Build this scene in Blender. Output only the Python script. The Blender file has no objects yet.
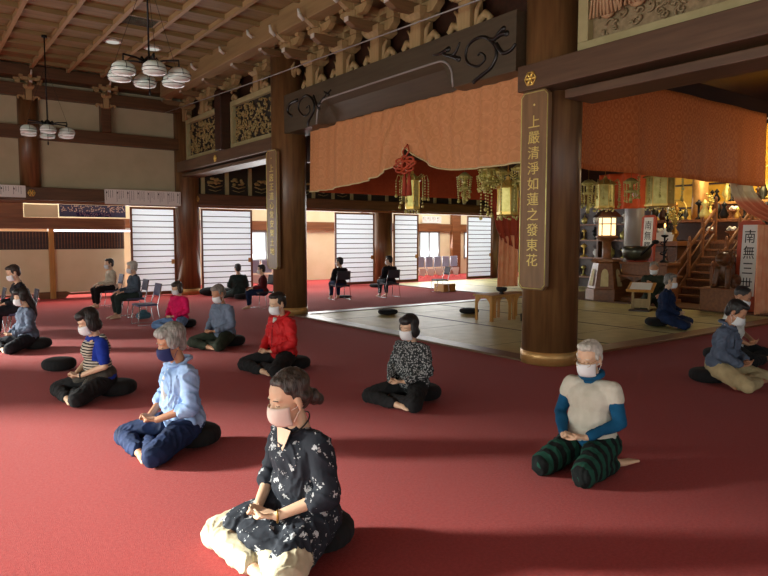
WEST=[(-5,-3.5),(10.6,13.2),(17.2,21)]
DL=((3.52,13.79),(4.3,13.81))
GR=(3.6,12.18,5.35)
import bpy, math, random
from mathutils import Vector, Matrix, noise
R=math.radians; PI=math.pi
random.seed(7)
SC=bpy.context.scene; COL=SC.collection

# ---------------------------------------------------------------- materials
def lin(c):
    return tuple((x/255/12.92 if x/255<=.04045 else ((x/255+.055)/1.055)**2.4) for x in c)+(1,)
M={}
def mat(name,col,rough=.6,metal=0,col2=None,scale=8,stretch=(1,1,1),bump=0,detail=4,spec=.5,coords='Object',bscale=None,emit=None,estr=0,sheen=0,lo=.35,hi=.65):
    m=bpy.data.materials.new(name); m.use_nodes=True; nt=m.node_tree; b=nt.nodes['Principled BSDF']
    b.inputs['Base Color'].default_value=lin(col); b.inputs['Roughness'].default_value=rough
    b.inputs['Metallic'].default_value=metal; b.inputs['Specular IOR Level'].default_value=spec
    if sheen: b.inputs['Sheen Weight'].default_value=sheen
    if emit: b.inputs['Emission Color'].default_value=lin(emit); b.inputs['Emission Strength'].default_value=estr
    if col2 or bump:
        tc=nt.nodes.new('ShaderNodeTexCoord'); mp=nt.nodes.new('ShaderNodeMapping'); mp.inputs['Scale'].default_value=stretch
        nt.links.new(tc.outputs[coords],mp.inputs['Vector'])
        nz=nt.nodes.new('ShaderNodeTexNoise'); nz.inputs['Scale'].default_value=scale; nz.inputs['Detail'].default_value=detail
        nt.links.new(mp.outputs[0],nz.inputs['Vector'])
        if col2:
            r=nt.nodes.new('ShaderNodeValToRGB'); e=r.color_ramp.elements
            e[0].position=lo; e[0].color=lin(col); e[1].position=hi; e[1].color=lin(col2)
            nt.links.new(nz.outputs['Fac'],r.inputs['Fac']); nt.links.new(r.outputs[0],b.inputs['Base Color'])
        if bump:
            n2=nz
            if bscale:
                n2=nt.nodes.new('ShaderNodeTexNoise'); n2.inputs['Scale'].default_value=bscale; nt.links.new(mp.outputs[0],n2.inputs['Vector'])
            bp=nt.nodes.new('ShaderNodeBump'); bp.inputs['Strength'].default_value=bump; bp.inputs['Distance'].default_value=.01
            nt.links.new(n2.outputs['Fac'],bp.inputs['Height']); nt.links.new(bp.outputs[0],b.inputs['Normal'])
    M[name]=m; return m
def wood(name,c1,c2,rough=.45,axis=2,scale=5,bump=.05):
    st=[6,6,6]; st[axis]=.5
    return mat(name,c1,rough,0,c2,scale,tuple(st),bump,6)
def pattern(name,base,kind,col2,scale=10,rough=.8,thr=.5,axis='Z',col3=None):
    """cloth with a woven or printed pattern"""
    m=bpy.data.materials.new(name); m.use_nodes=True; nt=m.node_tree; b=nt.nodes['Principled BSDF']; b.inputs['Roughness'].default_value=rough
    b.inputs['Specular IOR Level'].default_value=.2
    N=nt.nodes.new; L=nt.links.new
    tc=N('ShaderNodeTexCoord'); mp=N('ShaderNodeMapping'); L(tc.outputs['Object'],mp.inputs[0])
    mix=N('ShaderNodeMix'); mix.data_type='RGBA'; mix.inputs[6].default_value=lin(base); mix.inputs[7].default_value=lin(col2)
    if kind=='stripe':
        sx=N('ShaderNodeSeparateXYZ'); L(mp.outputs[0],sx.inputs[0])
        a=N('ShaderNodeMath'); a.operation='MULTIPLY'; a.inputs[1].default_value=scale; L(sx.outputs['XYZ'.index(axis)],a.inputs[0])
        f=N('ShaderNodeMath'); f.operation='FRACT'; L(a.outputs[0],f.inputs[0])
        g=N('ShaderNodeMath'); g.operation='GREATER_THAN'; g.inputs[1].default_value=thr; L(f.outputs[0],g.inputs[0]); L(g.outputs[0],mix.inputs[0])
    elif kind=='flower':
        v=N('ShaderNodeTexVoronoi'); v.inputs['Scale'].default_value=scale
        nz=N('ShaderNodeTexNoise'); nz.inputs['Scale'].default_value=scale*3.5; L(mp.outputs[0],nz.inputs[0])
        ma=N('ShaderNodeMix'); ma.data_type='RGBA'; ma.inputs[0].default_value=.06; L(mp.outputs[0],ma.inputs[6]); L(nz.outputs['Color'],ma.inputs[7]); L(ma.outputs[2],v.inputs['Vector'])
        g=N('ShaderNodeMath'); g.operation='LESS_THAN'; g.inputs[1].default_value=thr; L(v.outputs['Distance'],g.inputs[0])
        n3=N('ShaderNodeTexNoise'); n3.inputs['Scale'].default_value=scale*.5; L(mp.outputs[0],n3.inputs[0])
        g2=N('ShaderNodeMath'); g2.operation='GREATER_THAN'; g2.inputs[1].default_value=.46; L(n3.outputs['Fac'],g2.inputs[0])
        g3=N('ShaderNodeMath'); g3.operation='MULTIPLY'; L(g.outputs[0],g3.inputs[0]); L(g2.outputs[0],g3.inputs[1]); L(g3.outputs[0],mix.inputs[0])
    elif kind=='check':
        c=N('ShaderNodeTexVoronoi'); c.inputs['Scale'].default_value=scale; L(mp.outputs[0],c.inputs['Vector'])
        g=N('ShaderNodeMath'); g.operation='LESS_THAN'; g.inputs[1].default_value=thr; L(c.outputs['Distance'],g.inputs[0]); L(g.outputs[0],mix.inputs[0])
    elif kind=='brocade':
        sc_=N('ShaderNodeMapping'); sc_.inputs['Scale'].default_value=(1,1,1); L(mp.outputs[0],sc_.inputs[0])
        v=N('ShaderNodeTexVoronoi'); v.inputs['Scale'].default_value=scale; v.inputs['Randomness'].default_value=.15; L(sc_.outputs[0],v.inputs['Vector'])
        a=N('ShaderNodeMath'); a.operation='MULTIPLY'; a.inputs[1].default_value=3.2; L(v.outputs['Distance'],a.inputs[0])
        f=N('ShaderNodeMath'); f.operation='FRACT'; L(a.outputs[0],f.inputs[0])
        nz=N('ShaderNodeTexNoise'); nz.inputs['Scale'].default_value=scale*4; nz.inputs['Detail'].default_value=6; L(mp.outputs[0],nz.inputs[0])
        g=N('ShaderNodeMath'); g.operation='MULTIPLY'; L(f.outputs[0],g.inputs[0]); L(nz.outputs['Fac'],g.inputs[1]); L(g.outputs[0],mix.inputs[0])
        bp=N('ShaderNodeBump'); bp.inputs['Strength'].default_value=.5; bp.inputs['Distance'].default_value=.01; L(g.outputs[0],bp.inputs['Height']); L(bp.outputs[0],b.inputs['Normal'])
    L(mix.outputs[2],b.inputs['Base Color'])
    if kind!='brocade':
        nz=N('ShaderNodeTexNoise'); nz.inputs['Scale'].default_value=14; L(mp.outputs[0],nz.inputs[0])
        bp=N('ShaderNodeBump'); bp.inputs['Strength'].default_value=.5; bp.inputs['Distance'].default_value=.012; L(nz.outputs['Fac'],bp.inputs['Height']); L(bp.outputs[0],b.inputs['Normal'])
    M[name]=m; return m
def cloth(name,c,rough=.85,c2=None,bump=.6):
    c2=c2 or tuple(min(255,int(x*1.12+6)) for x in c)
    return mat(name,c,rough,0,c2,9,(1,1,1),bump,5,.2,bscale=16)

# ---------------------------------------------------------------- mesh builder
class MB:
    def __init__(s): s.v=[]; s.f=[]
    def add(s,v,f,mx=None):
        n=len(s.v)
        s.v+= [tuple(mx@Vector(p)) for p in v] if mx else [tuple(p) for p in v]
        s.f+= [tuple(i+n for i in q) for q in f]; return s
    def box(s,x0,x1,y0,y1,z0,z1,mx=None):
        return s.add([(x,y,z) for x in (x0,x1) for y in (y0,y1) for z in (z0,z1)],
          [(0,1,3,2),(4,6,7,5),(0,4,5,1),(2,3,7,6),(0,2,6,4),(1,5,7,3)],mx)
    def cb(s,c,d,mx=None):
        return s.box(c[0]-d[0]/2,c[0]+d[0]/2,c[1]-d[1]/2,c[1]+d[1]/2,c[2]-d[2]/2,c[2]+d[2]/2,mx)
    def lathe(s,prof,n=20,c=(0,0,0),mx=None,a0=0,a1=2*PI):
        v=[];f=[];full=abs(a1-a0-2*PI)<1e-6; k=n if full else n+1
        for r,z in prof:
            for i in range(k):
                a=a0+(a1-a0)*i/n; v.append((c[0]+r*math.cos(a),c[1]+r*math.sin(a),c[2]+z))
        for j in range(len(prof)-1):
            for i in range(n):
                i2=(i+1)%k; f.append((j*k+i,j*k+i2,(j+1)*k+i2,(j+1)*k+i))
        if full:
            f.append(tuple(reversed(range(k)))); f.append(tuple(range((len(prof)-1)*k,len(prof)*k)))
        return s.add(v,f,mx)
    def cyl(s,c,r,h,n=20,mx=None,r2=None): return s.lathe([(r,0),(r if r2 is None else r2,h)],n,c,mx)
    def ell(s,c,r,mx=None,nu=16,nv=10):
        v=[(0,0,-1)];f=[]
        for j in range(1,nv):
            t=-PI/2+PI*j/nv
            for i in range(nu):
                a=2*PI*i/nu; v.append((math.cos(t)*math.cos(a),math.cos(t)*math.sin(a),math.sin(t)))
        v.append((0,0,1)); e=len(v)-1
        for i in range(nu):
            i2=(i+1)%nu; f.append((0,1+i2,1+i)); f.append((e,e-nu+i,e-nu+i2))
            for j in range(nv-2): f.append((1+j*nu+i,1+j*nu+i2,1+(j+1)*nu+i2,1+(j+1)*nu+i))
        if isinstance(r,(int,float)): r=(r,r,r)
        m=Matrix.Translation(Vector(c))@(mx.to_4x4() if mx else Matrix())@Matrix.Diagonal((r[0],r[1],r[2],1))
        return s.add(v,f,m)
    def caps(s,p,r,q,r2,n=14):
        p=Vector(p);q=Vector(q);d=q-p;L=d.length
        if L<1e-5: return s.ell(p,r)
        rot=d.to_track_quat('Z','Y').to_matrix().to_4x4(); prof=[]
        for j in range(5): t=-PI/2+PI/2*j/4; prof.append((max(r*math.cos(t),1e-4),r*math.sin(t)))
        for j in range(5): t=PI/2*j/4; prof.append((max(r2*math.cos(t),1e-4),L+r2*math.sin(t)))
        return s.lathe(prof,n,(0,0,0),Matrix.Translation(p)@rot)
    def tube(s,pts,r,n=8,closed=False):
        pts=[Vector(p) for p in pts]; k=len(pts); v=[];f=[]; up=None
        for i,p in enumerate(pts):
            a=pts[(i-1)%k] if (closed or i) else p; b=pts[(i+1)%k] if (closed or i<k-1) else p
            d=(b-a).normalized() if (b-a).length>1e-9 else Vector((0,0,1))
            if up is None: up=d.orthogonal().normalized()
            up=(up-d*up.dot(d)); up=up.normalized() if up.length>1e-6 else d.orthogonal().normalized()
            w=d.cross(up); rr=r[i] if isinstance(r,(list,tuple)) else r
            for j in range(n): t=2*PI*j/n; v.append(p+up*rr*math.cos(t)+w*rr*math.sin(t))
        for i in range(k if closed else k-1):
            for j in range(n):
                a=i*n;b=((i+1)%k)*n;j2=(j+1)%n; f.append((a+j,a+j2,b+j2,b+j))
        if not closed: f.append(tuple(reversed(range(n)))); f.append(tuple(range((k-1)*n,k*n)))
        return s.add(v,f)
    def grid(s,fn,nu,nv):
        v=[fn(i/nu,j/nv) for i in range(nu+1) for j in range(nv+1)]
        f=[(i*(nv+1)+j,(i+1)*(nv+1)+j,(i+1)*(nv+1)+j+1,i*(nv+1)+j+1) for i in range(nu) for j in range(nv)]
        return s.add(v,f)
    def prism(s,poly,t,mx=None):
        """poly in XZ, thickness t along Y (centred)"""
        n=len(poly); v=[(x,-t/2,z) for x,z in poly]+[(x,t/2,z) for x,z in poly]
        f=[tuple(range(n)),tuple(reversed(range(n,2*n)))]+[(i,i+n,(i+1)%n+n,(i+1)%n) for i in range(n)]
        return s.add(v,f,mx)
    def mesh(s,name,m,smooth=False):
        me=bpy.data.meshes.new(name); me.from_pydata(s.v,[],s.f); me.update()
        if m: me.materials.append(M[m] if isinstance(m,str) else m)
        if smooth: me.polygons.foreach_set('use_smooth',[True]*len(me.polygons))
        return me
    def build(s,name,m,parent=None,smooth=False,bevel=0,solid=0,sub=0,loc=None):
        o=bpy.data.objects.new(name,s.mesh(name,m,smooth)); COL.objects.link(o)
        if parent: o.parent=parent
        if loc: o.location=loc
        if solid: k=o.modifiers.new('solid','SOLIDIFY'); k.thickness=solid; k.offset=0
        if bevel: k=o.modifiers.new('bevel','BEVEL'); k.width=bevel; k.segments=2; k.limit_method='ANGLE'
        if sub: k=o.modifiers.new('sub','SUBSURF'); k.levels=sub; k.render_levels=sub
        return o
def tag(o,label,cat,group=None):
    o['label']=label; o['category']=cat
    if group: o['group']=group
    return o
def thing(name,label,cat,loc=(0,0,0),rz=0,group=None):
    o=bpy.data.objects.new(name,None); COL.objects.link(o); o.location=loc; o.rotation_euler=(0,0,rz); o.empty_display_size=.1
    return tag(o,label,cat,group)
def struct(o): o['kind']='structure'; return o
def dup(root,loc,rz=0,label=None,group=None):
    r=root.copy(); COL.objects.link(r); r.location=loc; r.rotation_euler=(0,0,rz)
    if label: r['label']=label
    if group: r['group']=group
    def rec(a,b):
        for ch in list(a.children):
            c=ch.copy(); COL.objects.link(c); c.parent=b; rec(ch,c)
    rec(root,r); return r
def sdf(mb,vox,sm=3):
    """weld the overlapping forms of one mesh builder into one continuous skin"""
    me=mb.mesh('tmp',None); o=bpy.data.objects.new('tmp',me); COL.objects.link(o)
    k=o.modifiers.new('r','REMESH'); k.mode='VOXEL'; k.voxel_size=vox
    if sm: k=o.modifiers.new('s','SMOOTH'); k.factor=.5; k.iterations=sm
    dg=bpy.context.evaluated_depsgraph_get(); dg.update()
    m2=bpy.data.meshes.new_from_object(o.evaluated_get(dg)); bpy.data.objects.remove(o); bpy.data.meshes.remove(me)
    m2.polygons.foreach_set('use_smooth',[True]*len(m2.polygons)); return m2
def skin(mb,name,m,parent,vox,sm=3,disp=0,freq=9,st=(1,1,1),folds=0):
    me=sdf(mb,vox,sm); me.name=name; me.materials.clear(); me.materials.append(M[m])
    if disp:
        nn=[v.vector.copy() for v in me.vertex_normals]; out=[]
        for v,n in zip(me.vertices,nn):
            p=v.co; a=noise.noise(Vector((p.x*freq*st[0],p.y*freq*st[1],p.z*freq*st[2])))
            if folds:   # creases in cloth
                w=noise.noise(p*5+Vector((3,1,7)))*.12; b=1-abs(noise.noise(Vector(((p.x+w)*17,(p.y-w)*17,(p.z+w)*9)))); a=a*.8+(b**5-.12)*folds
            q=p+n*disp*a; out+=[q.x,q.y,q.z]
        me.vertices.foreach_set('co',out); me.update()
    o=bpy.data.objects.new(name,me); COL.objects.link(o); o.parent=parent; return o
def textobj(txt,name,m,parent,size,mx,depth=.002,spacing=1,vertical=False):
    for i,ch in enumerate(txt if vertical else [txt]):
        cu=bpy.data.curves.new('t','FONT'); cu.body=ch; cu.size=size; cu.extrude=depth; cu.align_x='CENTER'; cu.align_y='CENTER'
        o=bpy.data.objects.new('t',cu); COL.objects.link(o)
        dg=bpy.context.evaluated_depsgraph_get(); dg.update()
        me=bpy.data.meshes.new_from_object(o.evaluated_get(dg)); bpy.data.objects.remove(o); bpy.data.curves.remove(cu)
        me.transform(mx@Matrix.Translation((0,-i*size*spacing,0))); me.materials.clear(); me.materials.append(M[m])
        o=bpy.data.objects.new(name,me); COL.objects.link(o); o.parent=parent

# ---------------------------------------------------------------- palette
mat('carpet',(150,42,39),.95,0,(166,52,48),60,(1,1,1),.5,3,.05,bscale=220,sheen=.1)
mat('tatami',(192,182,124),.42,0,(210,200,142),4,(1,1,1),.15,6,.35,bscale=120)
mat('tatami_border',(70,66,50),.6)
wood('wood_pillar',(94,64,38),(120,86,52),.36,2,3)
wood('wood_dark',(82,60,44),(98,74,54),.42,1,3)
wood('wood_beam_x',(80,54,30),(98,68,40),.45,0,3)
wood('wood_arm',(110,84,54),(128,98,64),.55,0,3)
wood('wood_ceiling',(122,100,60),(138,114,72),.6,0,2)
wood('wood_batten',(158,132,90),(172,146,102),.55,1,2)
wood('wood_pale',(150,126,84),(172,146,100),.6,2,3)
wood('wood_purlin',(140,114,76),(156,130,88),.6,1,2)
wood('wood_red',(114,70,40),(136,86,50),.4,0,3)
wood('wood_altar',(80,50,28),(104,66,38),.35,0,3)
wood('wood_deep',(46,26,18),(62,36,24),.4,0,3)
wood('wood_table',(176,124,58),(196,144,74),.45,2,4)
wood('wood_plaque',(118,90,60),(136,104,70),.42,2,4)
wood('wood_grey',(70,60,46),(80,70,54),.45,1,3)
wood('wood_threshold',(104,84,64),(124,102,80),.38,1,3)
mat('endgrain',(205,200,188),.6)
mat('plaster',(178,168,136),.85,0,(188,178,146),2,(1,1,1),.05)
mat('cream',(226,212,172),.85,0,(234,220,184),2)
mat('cream_frame',(158,148,104),.6,0,(170,160,116),6)
mat('carving_dark',(40,34,24),.7)
mat('carving_gold',(150,130,80),.45,.35,(176,156,100),20)
mat('carving_wood',(128,112,80),.6,0,(150,132,98),20,(1,1,1),.3)
mat('carving_robe',(164,128,92),.6,0,(180,146,108),20)
mat('spiral_black',(14,12,11),.35)
mat('gold',(222,186,92),.35,.55,(234,200,110),12)
mat('gold_pale',(190,178,96),.38,.6,(214,204,130),14)
mat('gold_text',(226,204,120),.4,.3)
mat('gold_wall',(232,176,50),.45,.3,(246,196,70),5)
mat('brass',(170,130,64),.3,.8)
mat('brass_band',(186,142,84),.35,.4,(204,160,98),8)
mat('black',(16,16,18),.6)
mat('black_cloth',(12,12,14),.95,0,(18,18,21),10,(1,1,1),.5)
mat('black_iron',(22,22,24),.4,.6)
mat('bronze',(60,62,54),.3,.7,(84,84,70),6)
mat('chrome',(190,192,198),.25,.9)
mat('seat_blue',(72,74,104),.7,0,(82,84,116),30)
mat('seat_dark',(52,50,62),.7)
mat('paper',(228,228,222),.8)
mat('ink',(22,22,24),.7)
mat('ink_pale',(110,110,112),.8)
mat('silver_pillar',(150,146,142),.4,.2)
mat('red_lacquer',(168,62,30),.5,0,(184,74,38),5)
mat('red_cloth',(150,50,24),.75,0,(168,60,30),6,(1,1,1),.3)
mat('salmon_cloth',(232,150,108),.75,0,(240,172,130),5,(1,1,1),.2)
mat('straw_cloth',(200,184,134),.75,0,(214,198,150),9,(1,1,1),.3)
pattern('brocade',(196,134,88),'brocade',(222,160,110),6,.6)
pattern('brocade_red',(196,96,42),'brocade',(240,150,84),7,.6)
pattern('brocade_deep',(160,62,28),'brocade',(176,74,38),6,.65)
mat('glass_globe',(200,222,212),.25,0,(228,232,228),5,spec=.6)
mat('skin',(206,168,138),.5,0,(214,178,148),9,spec=.4)
mat('skin_tan',(178,128,98),.5,0,(188,138,106),9,spec=.4)
mat('hair_black',(20,18,18),.5,0,(36,32,31),60,(1,1,.2),.8,bscale=90)
mat('hair_brown',(44,36,32),.5,0,(92,82,74),40,(1,1,.3),.8,bscale=90,lo=.45,hi=.8)
mat('hair_grey',(112,112,108),.55,0,(158,158,152),50,(1,1,.3),.8,bscale=90)
mat('hair_white',(170,166,156),.6,0,(206,202,192),40,(1,1,.4),.8,bscale=90)
mat('hair_salt',(96,92,86),.55,0,(140,136,128),50,(1,1,.3),.8,bscale=90)
mat('mask_white',(226,228,230),.85); mat('mask_pink',(222,200,188),.85); mat('mask_navy',(24,36,86),.85)
mat('lash',(48,36,32),.6)
# shoji paper lets the daylight through
def paper():
    m=bpy.data.materials.new('shoji_paper'); m.use_nodes=True; nt=m.node_tree; nt.nodes.clear()
    o=nt.nodes.new('ShaderNodeOutputMaterial'); d=nt.nodes.new('ShaderNodeBsdfDiffuse'); t=nt.nodes.new('ShaderNodeBsdfTranslucent'); a=nt.nodes.new('ShaderNodeMixShader')
    d.inputs[0].default_value=lin((226,230,232)); t.inputs[0].default_value=lin((236,242,246)); a.inputs[0].default_value=.6
    nt.links.new(d.outputs[0],a.inputs[1]); nt.links.new(t.outputs[0],a.inputs[2]); nt.links.new(a.outputs[0],o.inputs[0]); M['shoji_paper']=m
paper()
def emis(name,col,s):
    m=bpy.data.materials.new(name); m.use_nodes=True; nt=m.node_tree; nt.nodes.clear()
    o=nt.nodes.new('ShaderNodeOutputMaterial'); e=nt.nodes.new('ShaderNodeEmission'); e.inputs[0].default_value=lin(col); e.inputs[1].default_value=s
    nt.links.new(e.outputs[0],o.inputs[0]); M[name]=m
emis('lamp_paper',(255,222,160),2.2); emis('flame',(255,180,90),8); emis('tube_light',(240,240,255),3.0); emis('downlight',(235,232,220),.6)
# ---------------------------------------------------------------- people
def rotvec(v,axis,a): return Matrix.Rotation(a,3,axis)@Vector(v)
def hand(B,w,d,thumb,nrm,curl=.25,s=.92):
    """palm with four unequal bent fingers and a thumb leaving the side of the palm"""
    w=Vector(w);d=Vector(d).normalized();n=Vector(nrm).normalized();t=Vector(thumb); t=(t-d*t.dot(d)-n*t.dot(n)).normalized()
    for k in (-1.4,-.5,.5,1.4): B.caps(w+d*.012*s+t*k*.008*s,.015*s,w+d*.078*s+t*k*.019*s,.0125*s,8)
    for k,L in ((1.5,.86),(.5,1.0),(-.5,.95),(-1.5,.76)):
        p=w+d*.082*s+t*k*.0195*s; a=0; r=.0092*s
        for j,l in enumerate((.038,.026,.020)):
            a+=curl; dd=d*math.cos(a)+n*math.sin(a); q=p+dd*l*L*s; B.caps(p,r,q,r*.9,8); p=q; r*=.9
    p=w+d*.022*s+t*.026*s; q=p+(d*.55+t*.65+n*.25).normalized()*.036*s; B.caps(p,.0125*s,q,.011*s,8)
    q2=q+(d*.75+t*.2+n*.45).normalized()*.03*s; B.caps(q,.0108*s,q2,.0095*s,8); q3=q2+(d*.8-t*.1+n*.4).normalized()*.022*s; B.caps(q2,.0095*s,q3,.008*s,8)
def foot(B,a,d,up,s=1):
    a=Vector(a);d=Vector(d).normalized();u=Vector(up).normalized();w=d.cross(u)
    B.caps(a-d*.025,.026*s,a+d*.06,.027*s); B.caps(a-d*.04-u*.012,.025*s,a+d*.02,.028*s)
    for k in (-1,0,1): B.caps(a+d*.02+w*k*.012,.022*s,a+d*.12+w*k*.02-u*.008,.016*s)
    for k,l in ((-2,.160),(-1,.156),(0,.150),(1,.143),(2,.132)):
        B.caps(a+d*.12+w*k*.0135-u*.01,.011*s,a+d*l+w*k*.0145-u*.012,.0095*s if k>-2 else .013*s,8)
def head_prims(B,T,flip=1):
    def e(c,r): B.ell(T@Vector(c),r,T.to_3x3())
    def c(p,r,q,r2): B.caps(T@Vector(p),r,T@Vector(q),r2)
    e((-.01,0,.035),(.093,.075,.085)); e((.022,0,-.035),(.066,.06,.082)); e((.055,0,-.095),(.028,.03,.022))
    c((.084,0,.004),.009,(.1,0,-.03),.012); e((.088,.011,-.034),(.012,.009,.008)); e((.088,-.011,-.034),(.012,.009,.008))
    for s in (1,-1):
        e((.05,s*.036,-.035),(.032,.026,.03)); e((.063,s*.031,.001),(.017,.016,.011)); e((.064,s*.03,.024),(.02,.026,.008))
        e((-.008,s*.077,-.012),(.017,.008,.031)); e((-.004,s*.080,-.038),(.009,.007,.011))
    e((.076,0,-.066),(.014,.023,.006)); e((.074,0,-.076),(.013,.018,.006))
def hair_prims(B,T,st):
    def e(c,r): B.ell(T@Vector(c),r,T.to_3x3())
    def c(p,r,q,r2): B.caps(T@Vector(p),r,T@Vector(q),r2)
    if st=='shaved':
        e((-.014,0,.039),(.092,.077,.084)); return
    e((-.024,0,.046),(.092,.081,.084)); e((-.052,0,.0),(.055,.070,.078))
    if st in ('short','grey_short'):
        e((.018,0,.096),(.062,.066,.030)); c((.050,.03,.092),.016,(.054,-.03,.096),.016)
        for s in (1,-1): c((.02,s*.07,.03),.014,(.016,s*.072,-.002),.008)
    elif st=='full':
        e((.025,0,.09),(.066,.07,.038)); e((-.03,0,.055),(.096,.089,.086)); e((.04,.02,.075),(.045,.052,.024))
        for s in (1,-1): e((.005,s*.07,.02),(.05,.024,.055))
        e((-.056,0,-.02),(.048,.064,.066))
    elif st=='bob':
        e((.03,0,.083),(.062,.070,.042)); e((-.03,0,.045),(.096,.089,.09)); e((.052,0,.064),(.034,.058,.024))
        for s in (1,-1): e((0,s*.074,-.02),(.05,.026,.082))
        e((-.05,0,-.055),(.058,.082,.065))
    elif st=='bun':
        e((-.028,0,.055),(.094,.083,.082)); e((.0,0,.09),(.064,.066,.034))
        for s in (1,-1): c((.03,s*.060,.06),.014,(-.05,s*.066,.0),.022)
        e((-.075,0,-.01),(.05,.055,.05)); e((-.125,0,-.045),(.036,.04,.042)); e((-.15,.01,-.068),(.025,.022,.03))
    elif st=='long':
        e((.03,0,.08),(.062,.072,.05)); e((-.03,0,.05),(.1,.092,.09)); c((-.06,.0,0),.07,(-.1,0,-.14),.055); c((-.1,0,-.14),.055,(-.1,.0,-.3),.03)
        for s in (1,-1): e((0,s*.072,.0),(.045,.024,.06))
def person(label,loc,rz,pose='cross',top='c_grey',bottom='black_cloth',hair='short',hairm='hair_black',mask='mask_white',skinm='skin',
           sleeve='long',vox=.011,pitch=.2,yaw=0,lean=0,extra=None,glasses=False,s=1,feet=True,tunic=False,loose=1.0,hands='mudra',elbow=0,group=None,fs=1.3):
    root=thing('person',label,'person',loc,rz,group); root.scale=(s,s,s)
    B=MB();T=MB();L=MB()
    zp={'cross':0,'seiza':.03,'chair':.23}[pose]
    Ln=Matrix.Translation((0,0,.2+zp))@Matrix.Rotation(lean,4,'Y')@Matrix.Translation((0,0,-.2))   # torso frame
    W=lambda x,y,z:Ln@Vector((x,y,z))
    # torso
    R3=Ln.to_3x3()
    for c,r in (((-.02,0,.2),(.11,.15,.11)),((0,0,.33),(.095,.125,.12)),((-.01,0,.46),(.098,.142,.13))): B.ell(W(*c),r,R3)
    B.caps(W(-.02,.11,.535),.044,W(-.02,-.11,.535),.044); B.caps(W(-.025,0,.56),.055,W(.0,0,.68),.047)
    q=loose
    for c,r in (((-.02,0,.205),(.135,.178,.115)),((0,0,.33),(.108*q,.146*q,.13)),((-.012,0,.455),(.108*q,.158*q,.13))): T.ell(W(*c),r,R3)
    T.caps(W(-.022,.122,.538),.056,W(-.022,-.122,.538),.056); T.caps(W(-.02,0,.55),.064,W(-.014,0,.592),.055)
    if tunic:
        T.caps(W(.0,.1,.185),.115,(.22,.215,.095),.092); T.caps(W(.0,-.1,.185),.115,(.22,-.215,.095),.092); T.ell((.16,0,.13),(.15,.19,.07))
    HT=Ln@Matrix.Translation((.022,0,.745))@Matrix.Rotation(yaw,4,'Z')@Matrix.Rotation(pitch,4,'Y')
    head_prims(B,HT)
    # arms
    for sd in (1,-1):
        sh=W(-.02,sd*.152,.536); el=W(.01+elbow,sd*(.225),.335)
        if hands=='mudra': wr=Vector((.20,sd*.085,.235+zp+(.012 if sd>0 else -.012))); 
        elif hands=='thigh': wr=Vector((.24,sd*.13,.29+zp)) ; el=W(.0,sd*.205,.33)
        elif hands=='raise': wr=Vector((.27,sd*.10,.50+zp)) if sd<0 else Vector((.22,sd*.1,.25+zp)); el=W(.06,sd*.2,.36)
        B.caps(sh,.037,el,.032); B.caps(el,.034,wr,.022); 
        if hands=='mudra': hand(B,wr,(.3,-sd,-.02),(1,0,0),(0,0,1),.2)
        else: hand(B,wr,(1,-sd*.25,-.25),(0,-sd,0),(0,0,-1),.2)
        if sleeve=='long':
            T.caps(sh,.055,el,.043*q); T.caps(el,.043*q,el.lerp(wr,.86),.033*q)
        elif sleeve=='short':
            T.caps(sh,.055,sh.lerp(el,.75),.052*q)
        elif sleeve=='elbow':
            T.caps(sh,.056,el,.050*q); T.caps(el,.050*q,el.lerp(wr,.25),.046*q)
        elif sleeve=='cap': T.caps(sh,.058,sh.lerp(el,.12),.055)
    # legs
    for sd in (1,-1):
        if pose=='cross':
            hip=(0,sd*.09,.16); kn=(.30,sd*.285,.075); an=(.20 if sd>0 else .325,-sd*.10,.065 if sd>0 else .05)
            fd=(-.15,-sd,-.12) if sd>0 else (.1,-sd,0); fu=(0.2,0,1)
        elif pose=='seiza':
            hip=(-.04,sd*.09,.18); kn=(.34,sd*.15,.075); an=(-.07,sd*.16,.055); fd=(-1,sd*.3,-.1); fu=(0,0,-1)
        else:
            hip=(0,sd*.08,.43); kn=(.34,sd*.10,.40); an=(.33,sd*.10,.085); fd=(1,0,-.15); fu=(0,0,1)
        B.caps(hip,.07,kn,.052); B.caps(kn,.05,an,.03)
        k_=1.14 if pose=='seiza' else 1
        L.caps(hip,.10*k_,kn,.072*k_); L.caps(kn,.068*k_,Vector(kn).lerp(Vector(an),.86),.047*k_)
        if feet:
            a=Vector(an)
            if pose=='chair': a=a+Vector((0,0,-.05))
            B.caps(an,.03,a,.03); foot(B,a+Vector(fd).normalized()*.03,fd,fu,.95)
    L.ell((-.03,0,.19+zp),(.13,.165,.10))
    if pose=='cross': L.ell((-.02,0,.165),(.12,.15,.07))
    skin(B,'body',skinm,root,vox,2)
    if extra: extra(root,Ln,zp,vox,HT)
    skin(T,'shirt',top,root,vox*1.15,3,.012,9,folds=fs)
    skin(L,'trousers',bottom,root,vox*1.2,3,.010,10,folds=.9)
    H=MB(); hair_prims(H,HT,hair)
    if hair: skin(H,'hair',hairm,root,min(vox,.009),1,.004 if hair!='shaved' else 0,55,(1,1,.45))
    # face
    near=vox<=.0105
    if mask:
        def f(u,v):
            a=(u-.5)*2*1.32; k=1-.16*(2*v-1)**2-(.04 if v<.2 else 0)
            return tuple(HT@Vector((.010+.107*math.cos(a)**.8*k,.071*math.sin(a)*(1-.12*(1-v)),-.016-.092*(1-v)+.010*math.cos(a))))
        mk=MB().grid(f,20,8).build('mask',mask,root,True,solid=.003)
        lp=MB()
        for sd in (1,-1):
            for z in (-.03,-.088): lp.tube([HT@Vector((.036,sd*.070,z)),HT@Vector((.012,sd*.079,(z-.02)/2)),HT@Vector((-.022,sd*.080,-.01 if z>-.05 else -.03))],.0016,5)
        lp.build('ear_loop',mask,mk,True)
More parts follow.
